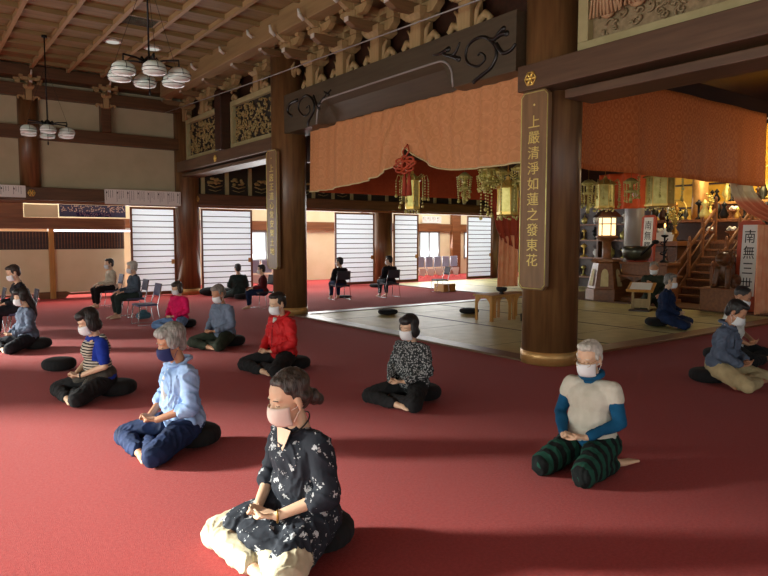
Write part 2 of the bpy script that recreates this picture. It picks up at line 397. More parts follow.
    if near:
        e=MB();b=MB()
        for sd in (1,-1):
            e.tube([HT@Vector((.0805-abs(k)*.006,sd*(.031+k*.013),-.003+abs(k)*.003)) for k in (-1,-.5,0,.5,1)],.0018,6)
            b.tube([HT@Vector((.084-max(k,0)*.008,sd*(.031+k*.016),.024+.002*(1-k*k))) for k in (-1,-.5,0,.5,1)],.0024,6)
        e.build('eyelashes','lash',root,True); b.build('eyebrows',hairm,root,True)
    if glasses:
        g=MB()
        for sd in (1,-1):
            g.tube([HT@Vector((.098-.006*abs(math.cos(a)),sd*.034+.024*math.cos(a),-.002+.018*math.sin(a))) for a in [2*PI*i/16 for i in range(16)]],.0016,5,True)
            g.tube([HT@Vector((.093,sd*.058,.004)),HT@Vector((.0,sd*.082,.008))],.0016,5)
        g.tube([HT@Vector((.098,.01,.0)),HT@Vector((.098,-.01,.0))],.0016,5)
        g.build('glasses','brass',root,True)
    return root
def cushion(loc,label,r=.2,h=.13,rz=0,m='black_cloth',group=None,sq=1):
    mb=MB()
    def f(u,v):
        a=2*PI*u; t=-PI/2+PI*v; ple=1+.02*math.sin(a*24)*math.cos(t)
        x=abs(math.cos(t))**.55; z=math.sin(t); z=math.copysign(abs(z)**.8,z)
        return (r*x*math.cos(a)*ple,r*sq*x*math.sin(a)*ple,h/2+h/2*z*(1-.12*(1-x)))
    mb.grid(f,72,14); o=mb.build('round_cushion',m,None,True); o.location=loc; o.rotation_euler=(0,0,rz)
    return tag(o,label,'cushion',group or 'round sitting cushions')
# ---------------------------------------------------------------- the setting
def S(mb,name,m,**k): return struct(mb.build(name,m,**k))
S(MB().box(-5,22,-5,21,-.2,0),'floor','carpet')
# tatami of the inner bay and of the bay beyond
t=S(MB().box(6.3,13.1,5.45,11.05,0,.018),'floor','tatami')
b=MB()
for x in (7.95,9.6,11.25): b.box(x-.03,x+.03,5.45,11.05,.018,.0195)
for y in (6.35,8.2,10.05): b.box(6.3,13.1,y-.004,y+.004,.018,.0192)
b.build('mat_border','tatami_border',t)
t=S(MB().box(12.75,22,11.35,17.1,0,.016),'floor','tatami')
b=MB()
for x in (14.5,16.3,18.1): b.box(x-.03,x+.03,11.35,17.1,.016,.0175)
b.build('mat_border','tatami_border',t)
S(MB().box(6.02,6.3,5.15,11.35,0,.03),'trim_1','wood_threshold',bevel=.006)
S(MB().box(6.3,20,5.15,5.45,0,.03),'trim_2','wood_red',bevel=.006)
S(MB().box(6.3,20,11.05,11.35,0,.03),'trim_3','wood_threshold',bevel=.006)
S(MB().box(12.6,12.75,11.35,17.1,0,.025),'trim_4','wood_threshold')
S(MB().box(13.1,20,5.45,11.05,0,.05),'floor','wood_altar')
# ceiling with square coffers
c=S(MB().box(-5,5.45,-5,16.65,5.36,5.5),'ceiling','wood_ceiling')
b=MB()
for k in range(-9,5):
    x=2.50+.74*k
    if -5<x<5.4: b.box(x-.035,x+.035,-5,16.65,5.27,5.37)
b.build('batten','wood_batten',c)  # paler wood: light catching these battens is put into the colour
b=MB()
for k in range(-24,6):
    y=12.55+.74*k
    if -5<y<16.6: b.box(-5,5.45,y-.03,y+.03,5.285,5.365)
b.build('batten','wood_ceiling',c)  # darker wood: shade on the crossing battens is put into the colour
S(MB().box(-5.2,22.2,-5.2,21.2,5.6,5.8),'ceiling','wood_deep')
S(MB().box(5.40,5.52,-5,16.65,5.3,5.6),'trim_6','wood_purlin')
S(MB().box(5.60,6.3,-5,16.9,5.06,5.10),'trim_7','wood_purlin')
for i,(x,y) in enumerate(DL):
    l=MB().lathe([(.17,0),(.17,-.02),(.13,-.03),(.12,-.02)],24).build('ceiling_downlight','endgrain',None,True); l.location=(x,y,5.36)
    MB().cyl((0,0,-.028),.12,.004,24).build('lens','downlight',l)
    tag(l,('round recessed ceiling light left of the nearer chandelier rod','round recessed ceiling light just behind the nearer chandelier rod')[i],'ceiling light','recessed ceiling lights')
g=thing('ceiling_grille','dark rectangular ventilation grille set in one ceiling coffer','vent',GR)
MB().box(-.3,.3,-.3,.3,-.012,0).build('frame','wood_batten',g); s=MB()
for k in range(9): s.box(-.26,.26,-.26+k*.062,-.23+k*.062,-.02,-.012)
s.build('slats','bronze',g)
# walls
S(MB().box(-5,6.1,17.22,17.4,2.6,5.6),'wall_back','plaster')
S(MB().box(6.1,22,17.24,17.4,2.6,5.8),'wall_back','wood_deep')
S(MB().box(-5,22,17.4,21,3.2,3.3),'ceiling','plaster')
S(MB().box(21.9,22,-5,21,0,5.8),'wall_right','wood_deep')
# west wall: pillars and sills with open bays between, daylight comes in here
w=MB()
for a,b_ in WEST: w.box(-5,-4.8,a,b_,0,2.35)
w.box(-5,-4.8,-5,21,2.35,5.7); S(w,'wall_left','plaster')
w=MB(); w.box(-5,22,-5.1,-5,2.5,5.8)
for x in (-5,1,7,13,19): w.box(x,x+2.0,-5.1,-5,0,2.5)
S(w,'wall_front','plaster')
# outer corridor wall with bright windows
w=MB()
WN=[(8.9,11.1,.75,1.72),(16.75,17.78,.66,1.75),(19.2,20.4,.66,1.75)]
xs=-5
for a,b_,z0,z1 in WN: w.box(xs,a,20.4,20.5,0,3.2); w.box(a,b_,20.4,20.5,0,z0); w.box(a,b_,20.4,20.5,z1,3.2); xs=b_
w.box(xs,22,20.4,20.5,0,3.2); S(w,'wall_outer','cream')
S(MB().box(-5,22,20.3,20.42,1.76,2.07).box(18.4,18.86,20.25,20.42,0,3.2).box(13.9,14.2,20.25,20.42,0,3.2),'trim_5','wood_red')
for i,(a,b_,z0,z1) in enumerate(WN):
    f=MB(); 
    for x in (a,b_): f.box(x-.03,x+.03,20.36,20.46,z0,z1)
    for z in (z0,z1): f.box(a,b_,20.36,20.46,z-.03,z+.03)
    m_=(a+b_)/2; f.box(m_-.02,m_+.02,20.38,20.44,z0,z1)
    o=S(f,'window_%d'%(i+1),'silver_pillar'); g=MB().box(a,b_,20.43,20.435,z0,z1).build('pane','shoji_paper',o)
# ---------------------------------------------------------------- pillars
def pillar(x,y,r,z0,z1,label,m='wood_pillar',band=True,r_top=None):
    p=thing('pillar',label,'pillar',(x,y,0),0,'round wooden pillars')
    MB().lathe([(r,z0),(r,z1)],48).build('shaft',m,p,True)
    if band: MB().lathe([(r+.012,0),(r+.012,.15),(r+.004,.155)],48).build('foot_band','brass_band',p,True)
    return p
pillar(6.30,5.18,.33,0,5.3,'nearest and thickest round wooden pillar, bearing the long calligraphy board')
pillar(6.12,11.45,.33,0,5.3,'round brown wooden pillar in the middle distance with a narrow gilt board')
pillar(6.15,17.2,.31,0,4.9,'round pillar between the two left shoji screens at the back wall')
pillar(12.75,17.45,.33,0,2.4,'round pillar between two shoji screens behind the seated chair pair',band=False)
pillar(17.95,17.35,.24,0,2.4,'slim dark pillar beside the rightmost shoji screen',band=False)
pillar(2.47,17.2,.22,2.6,4.9,'short round pillar rising above the left wall beam',band=False)
pillar(15.25,9.86,.24,0,4,'silver grey round pillar inside the sanctuary','silver_pillar',band=False)
pillar(17.5,9.35,.2,1.0,4.5,'gilded post among the altar objects','brass_band',band=False)
pillar(6.32,-.9,.33,0,5.3,'round wooden pillar outside the right edge of the picture')
# ---------------------------------------------------------------- beams
def beam(label,boxes,m,bevel=.012,name='beam'):
    mb=MB()
    for q in boxes: mb.box(*q)
    return tag(mb.build(name,m,None,bevel=bevel),label,'beam','timber beams')
beam('dark timber tie beam running along the back wall above the shoji screens',[(-5,18.2,16.98,17.22,2.38,2.67)],'wood_beam_x')
beam('thin red brown door head rail under the back tie beam',[(-5,18.2,17.02,17.32,2.31,2.372)],'wood_red',.004)
beam('dark horizontal beam halfway up the left plaster wall',[(-5,6.0,17.02,17.26,3.77,4.06)],'wood_beam_x')
beam('upper wall plate under the ceiling at the left wall',[(-5,6.0,16.95,17.26,4.72,4.98),(-5,5.8,16.75,17.26,5.1,5.36)],'wood_beam_x')
beam('short thin post between the two upper wall beams',[(4.02,4.25,17.0,17.26,4.06,4.72)],'wood_beam_x')
beam('purplish brown great beam carrying the carved panel at the upper right',[(5.8,6.5,-5,5.30,3.17,3.46),(5.92,6.4,-5,4.72,3.02,3.12)],'wood_dark')
beam('brown great beam under the two gilt carved panels',[(5.86,6.5,11.55,17.35,3.2,3.46),(5.95,6.4,11.6,17.3,3.08,3.16)],'wood_dark')
beam('long pale purlin under the ceiling edge above the bracket sets',[(5.35,5.62,-5,16.7,4.98,5.36)],'wood_purlin')
beam('dark backing timber above the bracket sets',[(6.3,6.5,-5,17.2,4.2,5.58)],'wood_deep')
beam('dark inner beam over the near sanctuary curtain',[(6.6,12.6,5.45,5.7,3.62,3.9)],'wood_deep')
beam('dark inner beam over the far red curtain band',[(6.6,12.6,11.4,11.6,3.0,3.6)],'wood_deep')
beam('brown head beam over the far tatami threshold',[(12.6,18,11.4,11.6,2.42,2.72)],'wood_beam_x')
# rainbow beam with carved ends
k=thing('rainbow_beam','dark curved beam with black carved scrolls at both ends above the orange curtain','beam',(0,0,0))
def sec(y):
    a=max(0,min(1,(10.0-y)/.26))*max(0,min(1,(y-6.50)/.26)); a=a*a*(3-2*a)
    return [(5.9,4.16),(5.9,3.46+.38*a),(5.9+.10*a,3.46+.30*a),(5.98+.20*a,3.46+.05*a),(6.4,3.46),(6.4,4.16)]
mb=MB(); ys=[11.28,11.0,10.6,10.4]+[10.1,10.05]+[10.02-.03*i for i in range(11)]+[9.6-.25*i for i in range(11)]+[6.80-.03*i for i in range(12)]+[6.3,6.0,5.7,5.42]
for y in ys: mb.v+=[(x,y,z) for x,z in sec(y)]
for i in range(len(ys)-1):
    for j in range(6): mb.f.append((i*6+j,i*6+(j+1)%6,(i+1)*6+(j+1)%6,(i+1)*6+j))
mb.f.append((0,1,2,3,4,5)); mb.f.append(tuple(reversed(range((len(ys)-1)*6,len(ys)*6)))); mb.build('beam_body','wood_grey',k)
MB().tube([(5.893,10.0,3.47)]+[(5.893,9.70+.28*math.cos(i/8*PI/2),3.60+.25*math.sin(i/8*PI/2)) for i in range(9)]+[(5.893,9.55-.2*i,3.852) for i in range(14)]+[(5.893,6.80-.28*math.sin(i/8*PI/2),3.60+.25*math.cos(i/8*PI/2)) for i in range(9)]+[(5.893,6.50,3.47)],.015,8).build('edge_highlight','silver_pillar',k,True)  # pale tube paints the highlight along the chamfered edge
def scroll(name,L):
    t=MB()
    for pts,r0,r1,e in L:
        n=len(pts); P_=[]
        for i in range((n-1)*4+1):      # smooth the carved line
            q=i/4; k_=min(int(q),n-2); f=q-k_; a,b_,c_,d_=[Vector(pts[max(0,min(n-1,k_+o_))]) for o_ in (-1,0,1,2)]
            v=.5*((2*b_)+(c_-a)*f+(2*a-5*b_+4*c_-d_)*f*f+(3*b_-a-3*c_+d_)*f**3); P_.append((5.895,v.x,v.y))
        m_=len(P_)-1; t.tube(P_,[r0+(r1-r0)*i/m_ for i in range(m_+1)],8)
        if e: t.ell(P_[-1],(.02,e,e*.9)); 
    t.build(name,'spiral_black',k,True)
scroll('carved_scroll',[([(6.05,3.77),(6.0,3.79),(5.93,3.74),(5.94,3.68),(6.06,3.64),(6.22,3.71),(6.27,3.82),(6.22,3.93),(6.08,3.98),(5.92,3.96),(5.77,3.84),(5.73,3.7),(5.81,3.58),(5.98,3.51),(6.11,3.46)],.012,.026,.035),([(5.85,3.92),(5.77,3.90),(5.66,3.93),(5.57,3.92)],.022,.03,.04),([(5.77,3.88),(5.70,3.95),(5.62,3.99)],.02,.026,.035),
 ([(5.74,3.84),(5.63,3.71),(5.5,3.71),(5.42,3.77)],.03,.018,0),([(6.91,3.96),(6.77,3.95),(6.6,3.97)],.01,.03,.04),([(6.72,3.96),(6.64,3.90),(6.52,3.86),(6.40,3.80)],.02,.03,.04),([(6.52,3.86),(6.44,3.92),(6.38,4.01)],.028,.012,0)])
scroll('carved_scroll',[([(10.36,3.8),(10.26,3.83),(10.24,3.72),(10.42,3.67),(10.62,3.8),(10.60,3.95),(10.36,4.02),(10.12,3.9),(10.08,3.72),(10.25,3.58),(10.3,3.50)],.012,.026,.035),([(10.66,3.99),(10.95,3.97),(11.05,3.84),(10.9,3.74)],.03,.022,.03),([(10.1,3.98),(10.01,3.83),(9.92,3.73)],.018,.03,.035),([(9.92,3.78),(9.73,3.89),(9.52,3.97)],.03,.012,0),([(9.75,3.98),(9.60,3.90)],.012,.026,.03)])
# bracket sets
def bracket_parts(p):
    MB().box(-.12,.12,-.11,.11,0,.40).build('post','wood_pale',p,bevel=.01)
    MB().add([(x*s_,y*s_,z) for s_,z in ((.13,.40),(.19,.47),(.19,.56)) for x,y in ((-1,-1),(1,-1),(1,1),(-1,1))],
      [(3,2,1,0),(8,9,10,11)]+[(j*4+i,j*4+(i+1)%4,(j+1)*4+(i+1)%4,(j+1)*4+i) for j in (0,1) for i in range(4)]).build('bearing_block','wood_pale',p,bevel=.006)
    a=MB(); a.prism([(-.42,.62),(-.42,.56),(-.30,.47),(.30,.47),(.42,.56),(.42,.62)],.13,Matrix.Rotation(PI/2,4,'Z')).build('cross_arm','wood_pale',p,bevel=.006)
    b=MB()
    for y in (-.36,0,.36): b.box(-.09,.09,y-.09,y+.09,.62,.72)
    b.box(-.55,-.37,-.09,.09,.62,.72); b.box(-.07,.07,-.5,.5,.72,.82); b.build('small_blocks','wood_pale',p,bevel=.012)
    MB().prism([(.1,.48),(-.50,.48),(-.62,.55),(-.62,.62),(.1,.62)],.12).build('projecting_arm','wood_arm',p,bevel=.006)
    MB().cb((-.626,0,.585),(.012,.10,.07)).build('white_tip','endgrain',p)
    MB().prism([(.0,.72),(-.62,.72),(-.74,.80),(-.80,.84),(.0,.84)],.10).build('upper_arm','wood_pale',p,bevel=.006)
    MB().prism([(-.36,.74),(-.36,.69),(-.26,.62),(.26,.62),(.36,.69),(.36,.74)],.10,Matrix.Translation((-.46,0,.03))@Matrix.Rotation(PI/2,4,'Z')).box(-.53,-.39,-.36,-.24,.77,.84).box(-.53,-.39,.24,.36,.77,.84).box(-.53,-.39,-.06,.06,.77,.84).build('outer_cross_arm','wood_pale',p,bevel=.006)
    c=MB()
    for s_ in (1,-1):
        c.tube([(-.02,s_*.14,.02),(-.02,s_*.20,.12),(-.02,s_*.30,.17),(-.02,s_*.38,.10),(-.02,s_*.33,.03)],[.04,.05,.055,.045,.03],8)
        c.tube([(-.05,s_*.15,.05),(-.05,s_*.17,.25),(-.05,s_*.25,.33)],[.03,.035,.02],8)
    c.build('carved_bracket','wood_pale',p,True)
    h=MB(); h.tube([(-.78,0,.80),(-.86,0,.86),(-.88,0,.96)],[.03,.035,.02],8); h.build('carved_nosing','endgrain',p,True)
BR=thing('bracket_set','pale wooden bracket set on the rainbow beam, first beside the nearest pillar','bracket',(6.1,6.4,4.16),0,'bracket sets under the purlin')
bracket_parts(BR)
names={7.4:'second from the nearest pillar',8.4:'middle one over the curtain knot',9.4:'fourth from the nearest pillar',10.4:'last before the middle pillar'}
for y in names: dup(BR,(6.1,y,4.16),0,'pale wooden bracket set on the rainbow beam, '+names[y])
for y,nm in ((5.13,'on top of the nearest pillar'),(11.3,'on top of the middle distance pillar'),(12.6,'above the right gilt carved panel'),(14.15,'on the post between the two gilt panels'),(15.6,'above the left gilt carved panel'),(17.0,'at the corner where beam meets plaster wall')):
    dup(BR,(6.1,y,4.5 if y!=5.13 else 4.5),0,'pale wooden bracket set '+nm).scale=(1,1,.8)
for i,(x,nm) in enumerate(((2.47,'over the short pillar of the left wall'),(4.13,'over the thin post of the left wall'))):
    d=dup(BR,(x,17.0,4.62),PI/2,'brown wall bracket with pale nosing '+nm); d.scale=(.6,.6,.6)
beam('thin bare post between the two gilt carved panels',[(5.78,6.2,13.95,14.3,3.46,4.75)],'wood_deep')
# carved panels
def ranma(y0,y1,z0,z1,label,seed,gold=True):
    p=thing('openwork_carving',label,'carving',(6.02,(y0+y1)/2,z0)); h=z1-z0; w=(y1-y0)/2
    f=MB(); t=.11 if gold else .13
    for a,b_,c_,d in ((-w,w,0,t),(-w,w,h-t,h),(-w,-w+t,t,h-t),(w-t,w,t,h-t)): f.box(-.03,.08,a,b_,c_,d)
    f.build('frame','cream_frame',p,bevel=.008)
    MB().box(.06,.09,-w+t,w-t,t,h-t).build('backing','carving_dark' if gold else 'carving_wood',p)
    rnd=random.Random(seed); c=MB(); W_=w-t-.03
    n=int((2*W_)*(h-2*t)*(95 if gold else 70))
    for i in range(n):
        y=rnd.uniform(-W_,W_); z=rnd.uniform(t+.04,h-t-.04); a=rnd.uniform(0,6.28); r0=rnd.uniform(.03,.075); sg=rnd.choice((-1,1)); pts=[];rr=[]
        for j in range(9):
            q=j/8; rad=r0*(1-.7*q); pts.append((.03+.02*rnd.random(),y+rad*math.cos(a+sg*q*4.5),min(max(z+rad*math.sin(a+sg*q*4.5),t+.01),h-t-.01))); rr.append(.013*(1-.55*q)+.003)
        c.tube(pts,rr,5)
    for i in range(n//2):
        y=rnd.uniform(-W_,W_); z=rnd.uniform(t+.04,h-t-.04); c.ell((.045,y,z),(.025,rnd.uniform(.015,.04),rnd.uniform(.015,.04)),nu=7,nv=5)
    c.build('relief_scrolls','carving_gold' if gold else 'carving_wood',p,True)
    return p,t,h,w
ranma(14.35,16.75,3.47,4.50,'left gilt openwork carved panel next to the plaster wall',1)
ranma(11.75,13.92,3.47,4.50,'right gilt openwork carved panel beside the middle pillar',2)
p,t_,h_,w_=ranma(-1.0,4.62,3.47,5.0,'large unpainted carved panel with robed figures at the top right',3,False)
for j,(y,z,s_) in enumerate(((2.46,.56,.75),(2.12,.62,.85),(1.35,.6,.9),(.4,.6,1.0))):
    c=MB()
    c.ell((0,y,z),(.07,.20*s_,.34*s_)); c.ell((0,y,z+.42*s_),(.06,.09*s_,.11*s_))
    for q in range(-4,5):
        c.tube([(-.05,y+.02*q*s_,z+.25*s_),(-.075,y+.045*q*s_,z),(-.05,y+.06*q*s_,z-.3*s_)],.014,6)
    c.build('robed_figure','carving_robe',p,True)
# dark painted panels above the back beam
p=thing('painted_frieze','dark green frieze with pale carved clouds above the back beam','frieze',(0,17.1,2.68))
MB().box(6.45,18,.02,.08,0,.75).build('board','carving_dark',p)
f=MB(); x=6.5
while x<18: f.box(x,x+.1,-.03,.03,0,.75); x+=.68
f.build('divider_posts','cream_frame',p)
x=6.6; rnd=random.Random(5)
while x<11:
    c=MB()
    for q in range(9): c.ell((x+.29+rnd.uniform(-.17,.17),0,.34+rnd.uniform(-.06,.08)),(rnd.uniform(.04,.09),.03,rnd.uniform(.02,.05)))
    c.tube([(x+.1,0,.24),(x+.29,-.01,.18),(x+.5,0,.24)],.018,6); c.tube([(x+.12,0,.12),(x+.3,-.01,.08),(x+.46,0,.13)],.01,6)
    c.build('cloud_relief','carving_gold',p,True); x+=.68
# gilt crests on beams
def crest(x,y,z,s,label,face='x'):
    c=thing('gilt_crest',label,'ornament',(x,y,z),0 if face=='x' else PI/2,'gilt crests on the beams'); m=MB()
    for i in range(6):
        a=PI/3*i; m.tube([(-.004,s*math.cos(a)*r,s*math.sin(a)*r) for r in (.1,.55,.95)],[s*.12,s*.2,s*.12],6)
        a2=a+PI/6; m.tube([(-.004,s*math.cos(a)*.95,s*math.sin(a)*.95),(-.004,s*math.cos(a2)*.8,s*math.sin(a2)*.8),(-.004,s*math.cos(a+PI/3)*.95,s*math.sin(a+PI/3)*.95)],s*.09,5)
    m.ell((-.01,0,0),(s*.2,s*.28,s*.28)); m.build('flower_plate','gold',c,True)
crest(5.795,5.1,3.29,.085,'hexagonal gilt crest on the great beam above the nearest calligraphy board')
crest(5.855,11.56,3.31,.085,'gilt crest on the beam above the narrow board of the middle pillar')
crest(5.855,14.48,3.31,.085,'gilt crest in the middle of the beam under the gilt panels')
crest(2.45,16.975,2.53,.085,'gilt crest on the back beam below the short pillar','y')
crest(6.32,16.975,2.53,.085,'gilt crest on the back beam at the corner pillar','y')
# calligraphy boards
def board(y,x,label,txt,w=.40,h=2.27,z=.90):
    b=thing('calligraphy_board',label,'sign',(x,y,z),0,'calligraphy boards on the pillars')
    c=.05; pl=[(-w/2+c,0),(w/2-c,0),(w/2,c),(w/2,h-c),(w/2-c,h),(-w/2+c,h),(-w/2,h-c),(-w/2,c)]
    RZ=Matrix.Rotation(PI/2,4,'Z')
    MB().prism(pl,.06,RZ).build('board','wood_plaque',b,bevel=.004)
    q=[(a*.95,h/2+(z_-h/2)*.985) for a,z_ in pl]; MB().tube([(-.032,a,z_) for a,z_ in q],.006,6,True).build('gilt_rim','gold_pale',b,True)
    mx=Matrix.Translation((-.033,0,h-.36))@Matrix(((0,0,-1,0),(-1,0,0,0),(0,1,0,0),(0,0,0,1)))
    MB().ell((-.034,0,h-.16),(.006,.014,.014)).build('dot','gold_text',b)
    textobj(txt,'character','gold_text',b,.155,mx@Matrix.Diagonal((1.15,1.0,1,1)),.003,1.13,True)
board(5.10,5.90,'broad brown board with large gilt calligraphy on the nearest pillar','上嚴清淨如蓮之發東花')
board(11.42,5.76,'narrow brown board with faint gilt calligraphy on the middle pillar','上居正道心常安樂土地',.44)
# stretched wire
m=MB().tube([(5.55,16.95,4.68),(5.6,11.3,4.47),(5.65,5.2,4.30)],.011,6).build('steel_cable','silver_pillar',None,True); tag(m,'thin pale cable stretched in front of the bracket sets','cable')
# ---------------------------------------------------------------- shoji screens
def shoji(x0,x1,y,label,grp='shoji screens along the back wall',rails=13):
    w=x1-x0; p=thing('shoji_screen',label,'sliding door',(x0,y,.02),0,grp); H=2.27
    f=MB(); 
    for a,b_,c_,d in ((0,.05,0,H),(w-.05,w,0,H),(.05,w-.05,0,.09),(.05,w-.05,H-.05,H)): f.box(a,b_,-.02,.02,c_,d)
    fo=f.build('frame','wood_red',p,bevel=.003)
    MB().box(.05,w-.05,.004,.008,.09,H-.05).build('paper','shoji_paper',p)
    r=MB()
    for i in range(1,rails+1): z=.09+(H-.14)*i/(rails+1); r.box(.05,w-.05,-.016,.004,z-.011,z+.011)
    r.build('rails','wood_deep',p)
    MB().box(w-.13,w-.05,-.024,.0,.80,.92).build('pull','wood_table',fo,bevel=.003)
    return p
shoji(4.70,5.86,17.3,'leftmost shoji screen of the back wall, right of the cream partition')
shoji(6.55,8.05,17.3,'shoji screen behind the person in dark green seen from the back')
shoji(10.82,12.32,17.3,'shoji screen left of the far round pillar')
shoji(13.10,14.15,17.3,'shoji screen right of the far round pillar')
shoji(16.42,17.68,17.3,'rightmost shoji screen beside the slim pillar')
# cream partitions in the left opening
def partition(x0,x1,label):
    p=thing('low_partition',label,'partition',(x0,17.9,0),0,'low partitions in the left opening'); w=x1-x0
    MB().box(0,w,-.02,.02,.14,1.22).build('panel','cream',p)
    MB().box(0,w,-.03,.03,1.22,1.66).build('upper_slats','wood_deep',p)
    s_=MB(); x=.03
    while x<w: s_.box(x,x+.012,-.036,-.03,1.24,1.64); x+=.07
    s_.build('ribs','wood_red',p)
    s_=MB(); s_.prism([(0,.0),(.22,0),(.30,.08),(w-.30,.08),(w-.22,0),(w,0),(w,.17),(w-.25,.17),(w-.35,.13),(.35,.13),(.25,.17),(0,.17)],.06); s_.build('skirting','wood_red',p)
partition(-.2,2.90,'cream low partition at the far left edge with dark ribbed top'); partition(3.02,4.69,'cream low partition behind the two chair sitters, dark ribbed top')
tag(MB().box(2.90,3.02,17.78,17.95,0,1.75).build('post','wood_table',None,bevel=.01),'slender tan post between the two cream partitions','post')
beam('orange brown lintel board crossing the left opening',[(-.5,4.66,17.6,17.7,1.72,1.98),(-.5,2.35,17.6,17.7,1.98,2.36)],'wood_red',.004)
tag(MB().box(2.37,3.1,17.62,17.66,2.0,2.3).build('notice_sheet','cream',None),'blank cream sheet above the lintel next to the photo banner','sheet')
b=thing('photo_banner','long banner with a crowd group photograph and cream caption strips','poster',(3.12,17.6,2.02))
MB().box(0,1.56,0,.01,0,.3).build('sheet','seat_blue',b); c=MB(); rnd=random.Random(4)
for i in range(150): c.ell((rnd.uniform(.03,1.53),-.004,rnd.uniform(.13,.28)),(.012,.006,.014),nu=6,nv=4)
c.build('pictured_faces','mask_pink',b)
c=MB(); c.box(.38,.75,-.004,0,.01,.11).box(.78,1.2,-.004,0,.01,.11); c.build('caption_strip','cream',b)
pattern('print_crowd',(40,40,84),'check',(150,120,140),34,.7,.4); b.children[0].data.materials[0]=M['print_crowd']
def notice(x0,x1,z0,z1,label,n):
    p=thing('notice_sheet',label,'paper notice',(x0,16.965,z0),0,'white paper notices on the back beam'); w=x1-x0;h=z1-z0
    pp=MB().box(0,w,0,.006,0,h).build('paper','paper',p); ln=MB(); rnd=random.Random(n)
    k=int(w/.05)
    for i in range(k):
        x=.03+i*.05; z=h-.03
        if i%5==4: continue
        e=rnd.uniform(.05,h*.55)
        while z>e: 
            l=rnd.uniform(.010,.018); ln.box(x,x+.014,-.002,0,z-l,z); z-=l+.009
    ln.build('writing','ink_pale',pp)
    for i in range(0,k,5):
        MB().box(.035+i*.05,.06+i*.05,-.0035,0,h-.1,h-.06).build('heading','ink',pp)
notice(.8,2.33,2.42,2.69,'white paper notice on the back beam at the far left edge',2)
notice(4.03,5.90,2.33,2.69,'wide white paper notice with columns of writing above the first shoji screen',3)
notice(16.8,17.8,2.1,2.38,'small white notice on the far corridor wall above the window',5)
bpy.data.objects['notice_sheet.003' if 'notice_sheet.003' in bpy.data.objects else 'notice_sheet'].location.y=20.28
l=thing('tube_light','bright fluorescent tube lamp glowing under the lintel of the left opening','lamp',(3.1,18.6,1.72)); MB().box(0,2.1,-.05,.05,0,.05).build('housing','endgrain',l); MB().caps((.05,0,-.03),.025,(2.05,0,-.03),.025).build('tube','tube_light',l,True)
# ---------------------------------------------------------------- curtains
m=mat('straw_salmon',(214,196,146),.75); nt=m.node_tree; b_=nt.nodes['Principled BSDF']   # cloth dyed straw above, salmon below
tc=nt.nodes.new('ShaderNodeTexCoord'); sx=nt.nodes.new('ShaderNodeSeparateXYZ'); cr=nt.nodes.new('ShaderNodeValToRGB'); mr=nt.nodes.new('ShaderNodeMapRange')
mr.inputs['From Min'].default_value=1.9; mr.inputs['From Max'].default_value=2.5
cr.color_ramp.elements[0].color=lin((236,146,104)); cr.color_ramp.elements[0].position=.4; cr.color_ramp.elements[1].color=lin((226,210,164)); cr.color_ramp.elements[1].position=.6
nt.links.new(tc.outputs['Object'],sx.inputs[0]); nt.links.new(sx.outputs[2],mr.inputs['Value']); nt.links.new(mr.outputs[0],cr.inputs[0]); nt.links.new(cr.outputs[0],b_.inputs['Base Color'])

def smooth(a,b,x): t=max(0,min(1,(x-a)/(b-a))); return t*t*(3-2*t)
c=thing('gathered_curtain','salmon orange brocade curtain drawn up at a red knot between two pillars','curtain',(6.2,0,0))
GY,GZ=7.80,2.88
def cur(u,v):
    y=10.72-u*5.28
    d=(GY-y)
    if d<0: bz=2.36+.05*smooth(-2.4,-1.0,d)+(GZ-2.44)*math.exp(d/.42)
    else: bz=2.38+.02*d+(GZ-2.40)*math.exp(-d/.40)
    z=3.50-(3.50-bz)*v
    # folds radiate from the gathering point
    near=math.exp(-abs(d)/.9); ang=math.atan2(3.9-z,d)
    fold=.075*near*math.sin(ang*15)*min(1,v*1.5)+ .075*(abs(math.sin(y*4.6+math.sin(y*3)*.9))**.7-.6)*(.35+.65*v)*(1.6 if d<0 else .8)+.014*math.sin(y*23+z*2)
    sag=.05*math.sin(PI*v)*near
    return (fold-sag-.02,y+.10*math.copysign(near,d)*-v*min(1,abs(d)*3),z)
MB().grid(cur,260,36).build('drape','brocade',c,True,solid=.008)
mb=MB().tube([tuple(Vector(cur(i/120,1))+Vector((-.012,0,0))) for i in range(121)],.012,6).build('hem_cord','straw_cloth',c,True)
k=thing('cord_knot','red braided ornamental cord knot hanging from the gathered curtain','ornament',(6.05,7.72,2.58)); m=MB()
for i in range(4):
    a0=PI/4*i; m.tube([(.02*math.sin(3*t),1.5*((.17*math.cos(t))*math.cos(a0)-(.055*math.sin(t))*math.sin(a0)),(.17*math.cos(t))*math.sin(a0)*.75+(.055*math.sin(t))*math.cos(a0)) for t in [2*PI*j/24 for j in range(24)]],.016,6,True)
m.tube([(0,0,.1),(.02,-.08,.2),(.05,0,.3),(.02,.08,.2),(0,0,.1)],.013,6); m.build('knot_cord','red_lacquer',k,True)
t=MB()
for y in (-.11,0.0): t.lathe([(.012,-.1),(.014,-.16),(.035,-.2),(.03,-.24),(.045,-.45),(.03,-.46)],12,(0,y,0))
t.build('tassel','red_cloth',k,True)
def flatcurtain(name,label,x0,x1,y,z0,z1,m,amp=.03,fr=3.4,slope=0,n=160):
    def f(u,v):
        x=x0+(x1-x0)*u; return (x,y+amp*math.sin(x*fr*2)*(.3+.7*v)+amp*.4*math.sin(x*fr*5+1)*v,z1-(z1-z0+.03*math.sin(x*fr*2)*0)*v)
    return tag(MB().grid(f,n,14).build(name,m,None,True,solid=.01),label,'curtain','sanctuary curtains')
flatcurtain('sanctuary_curtain','dark orange scale patterned curtain right of the nearest pillar',6.62,12.25,5.42,2.40,3.66,'brocade_red',.045,2.2)
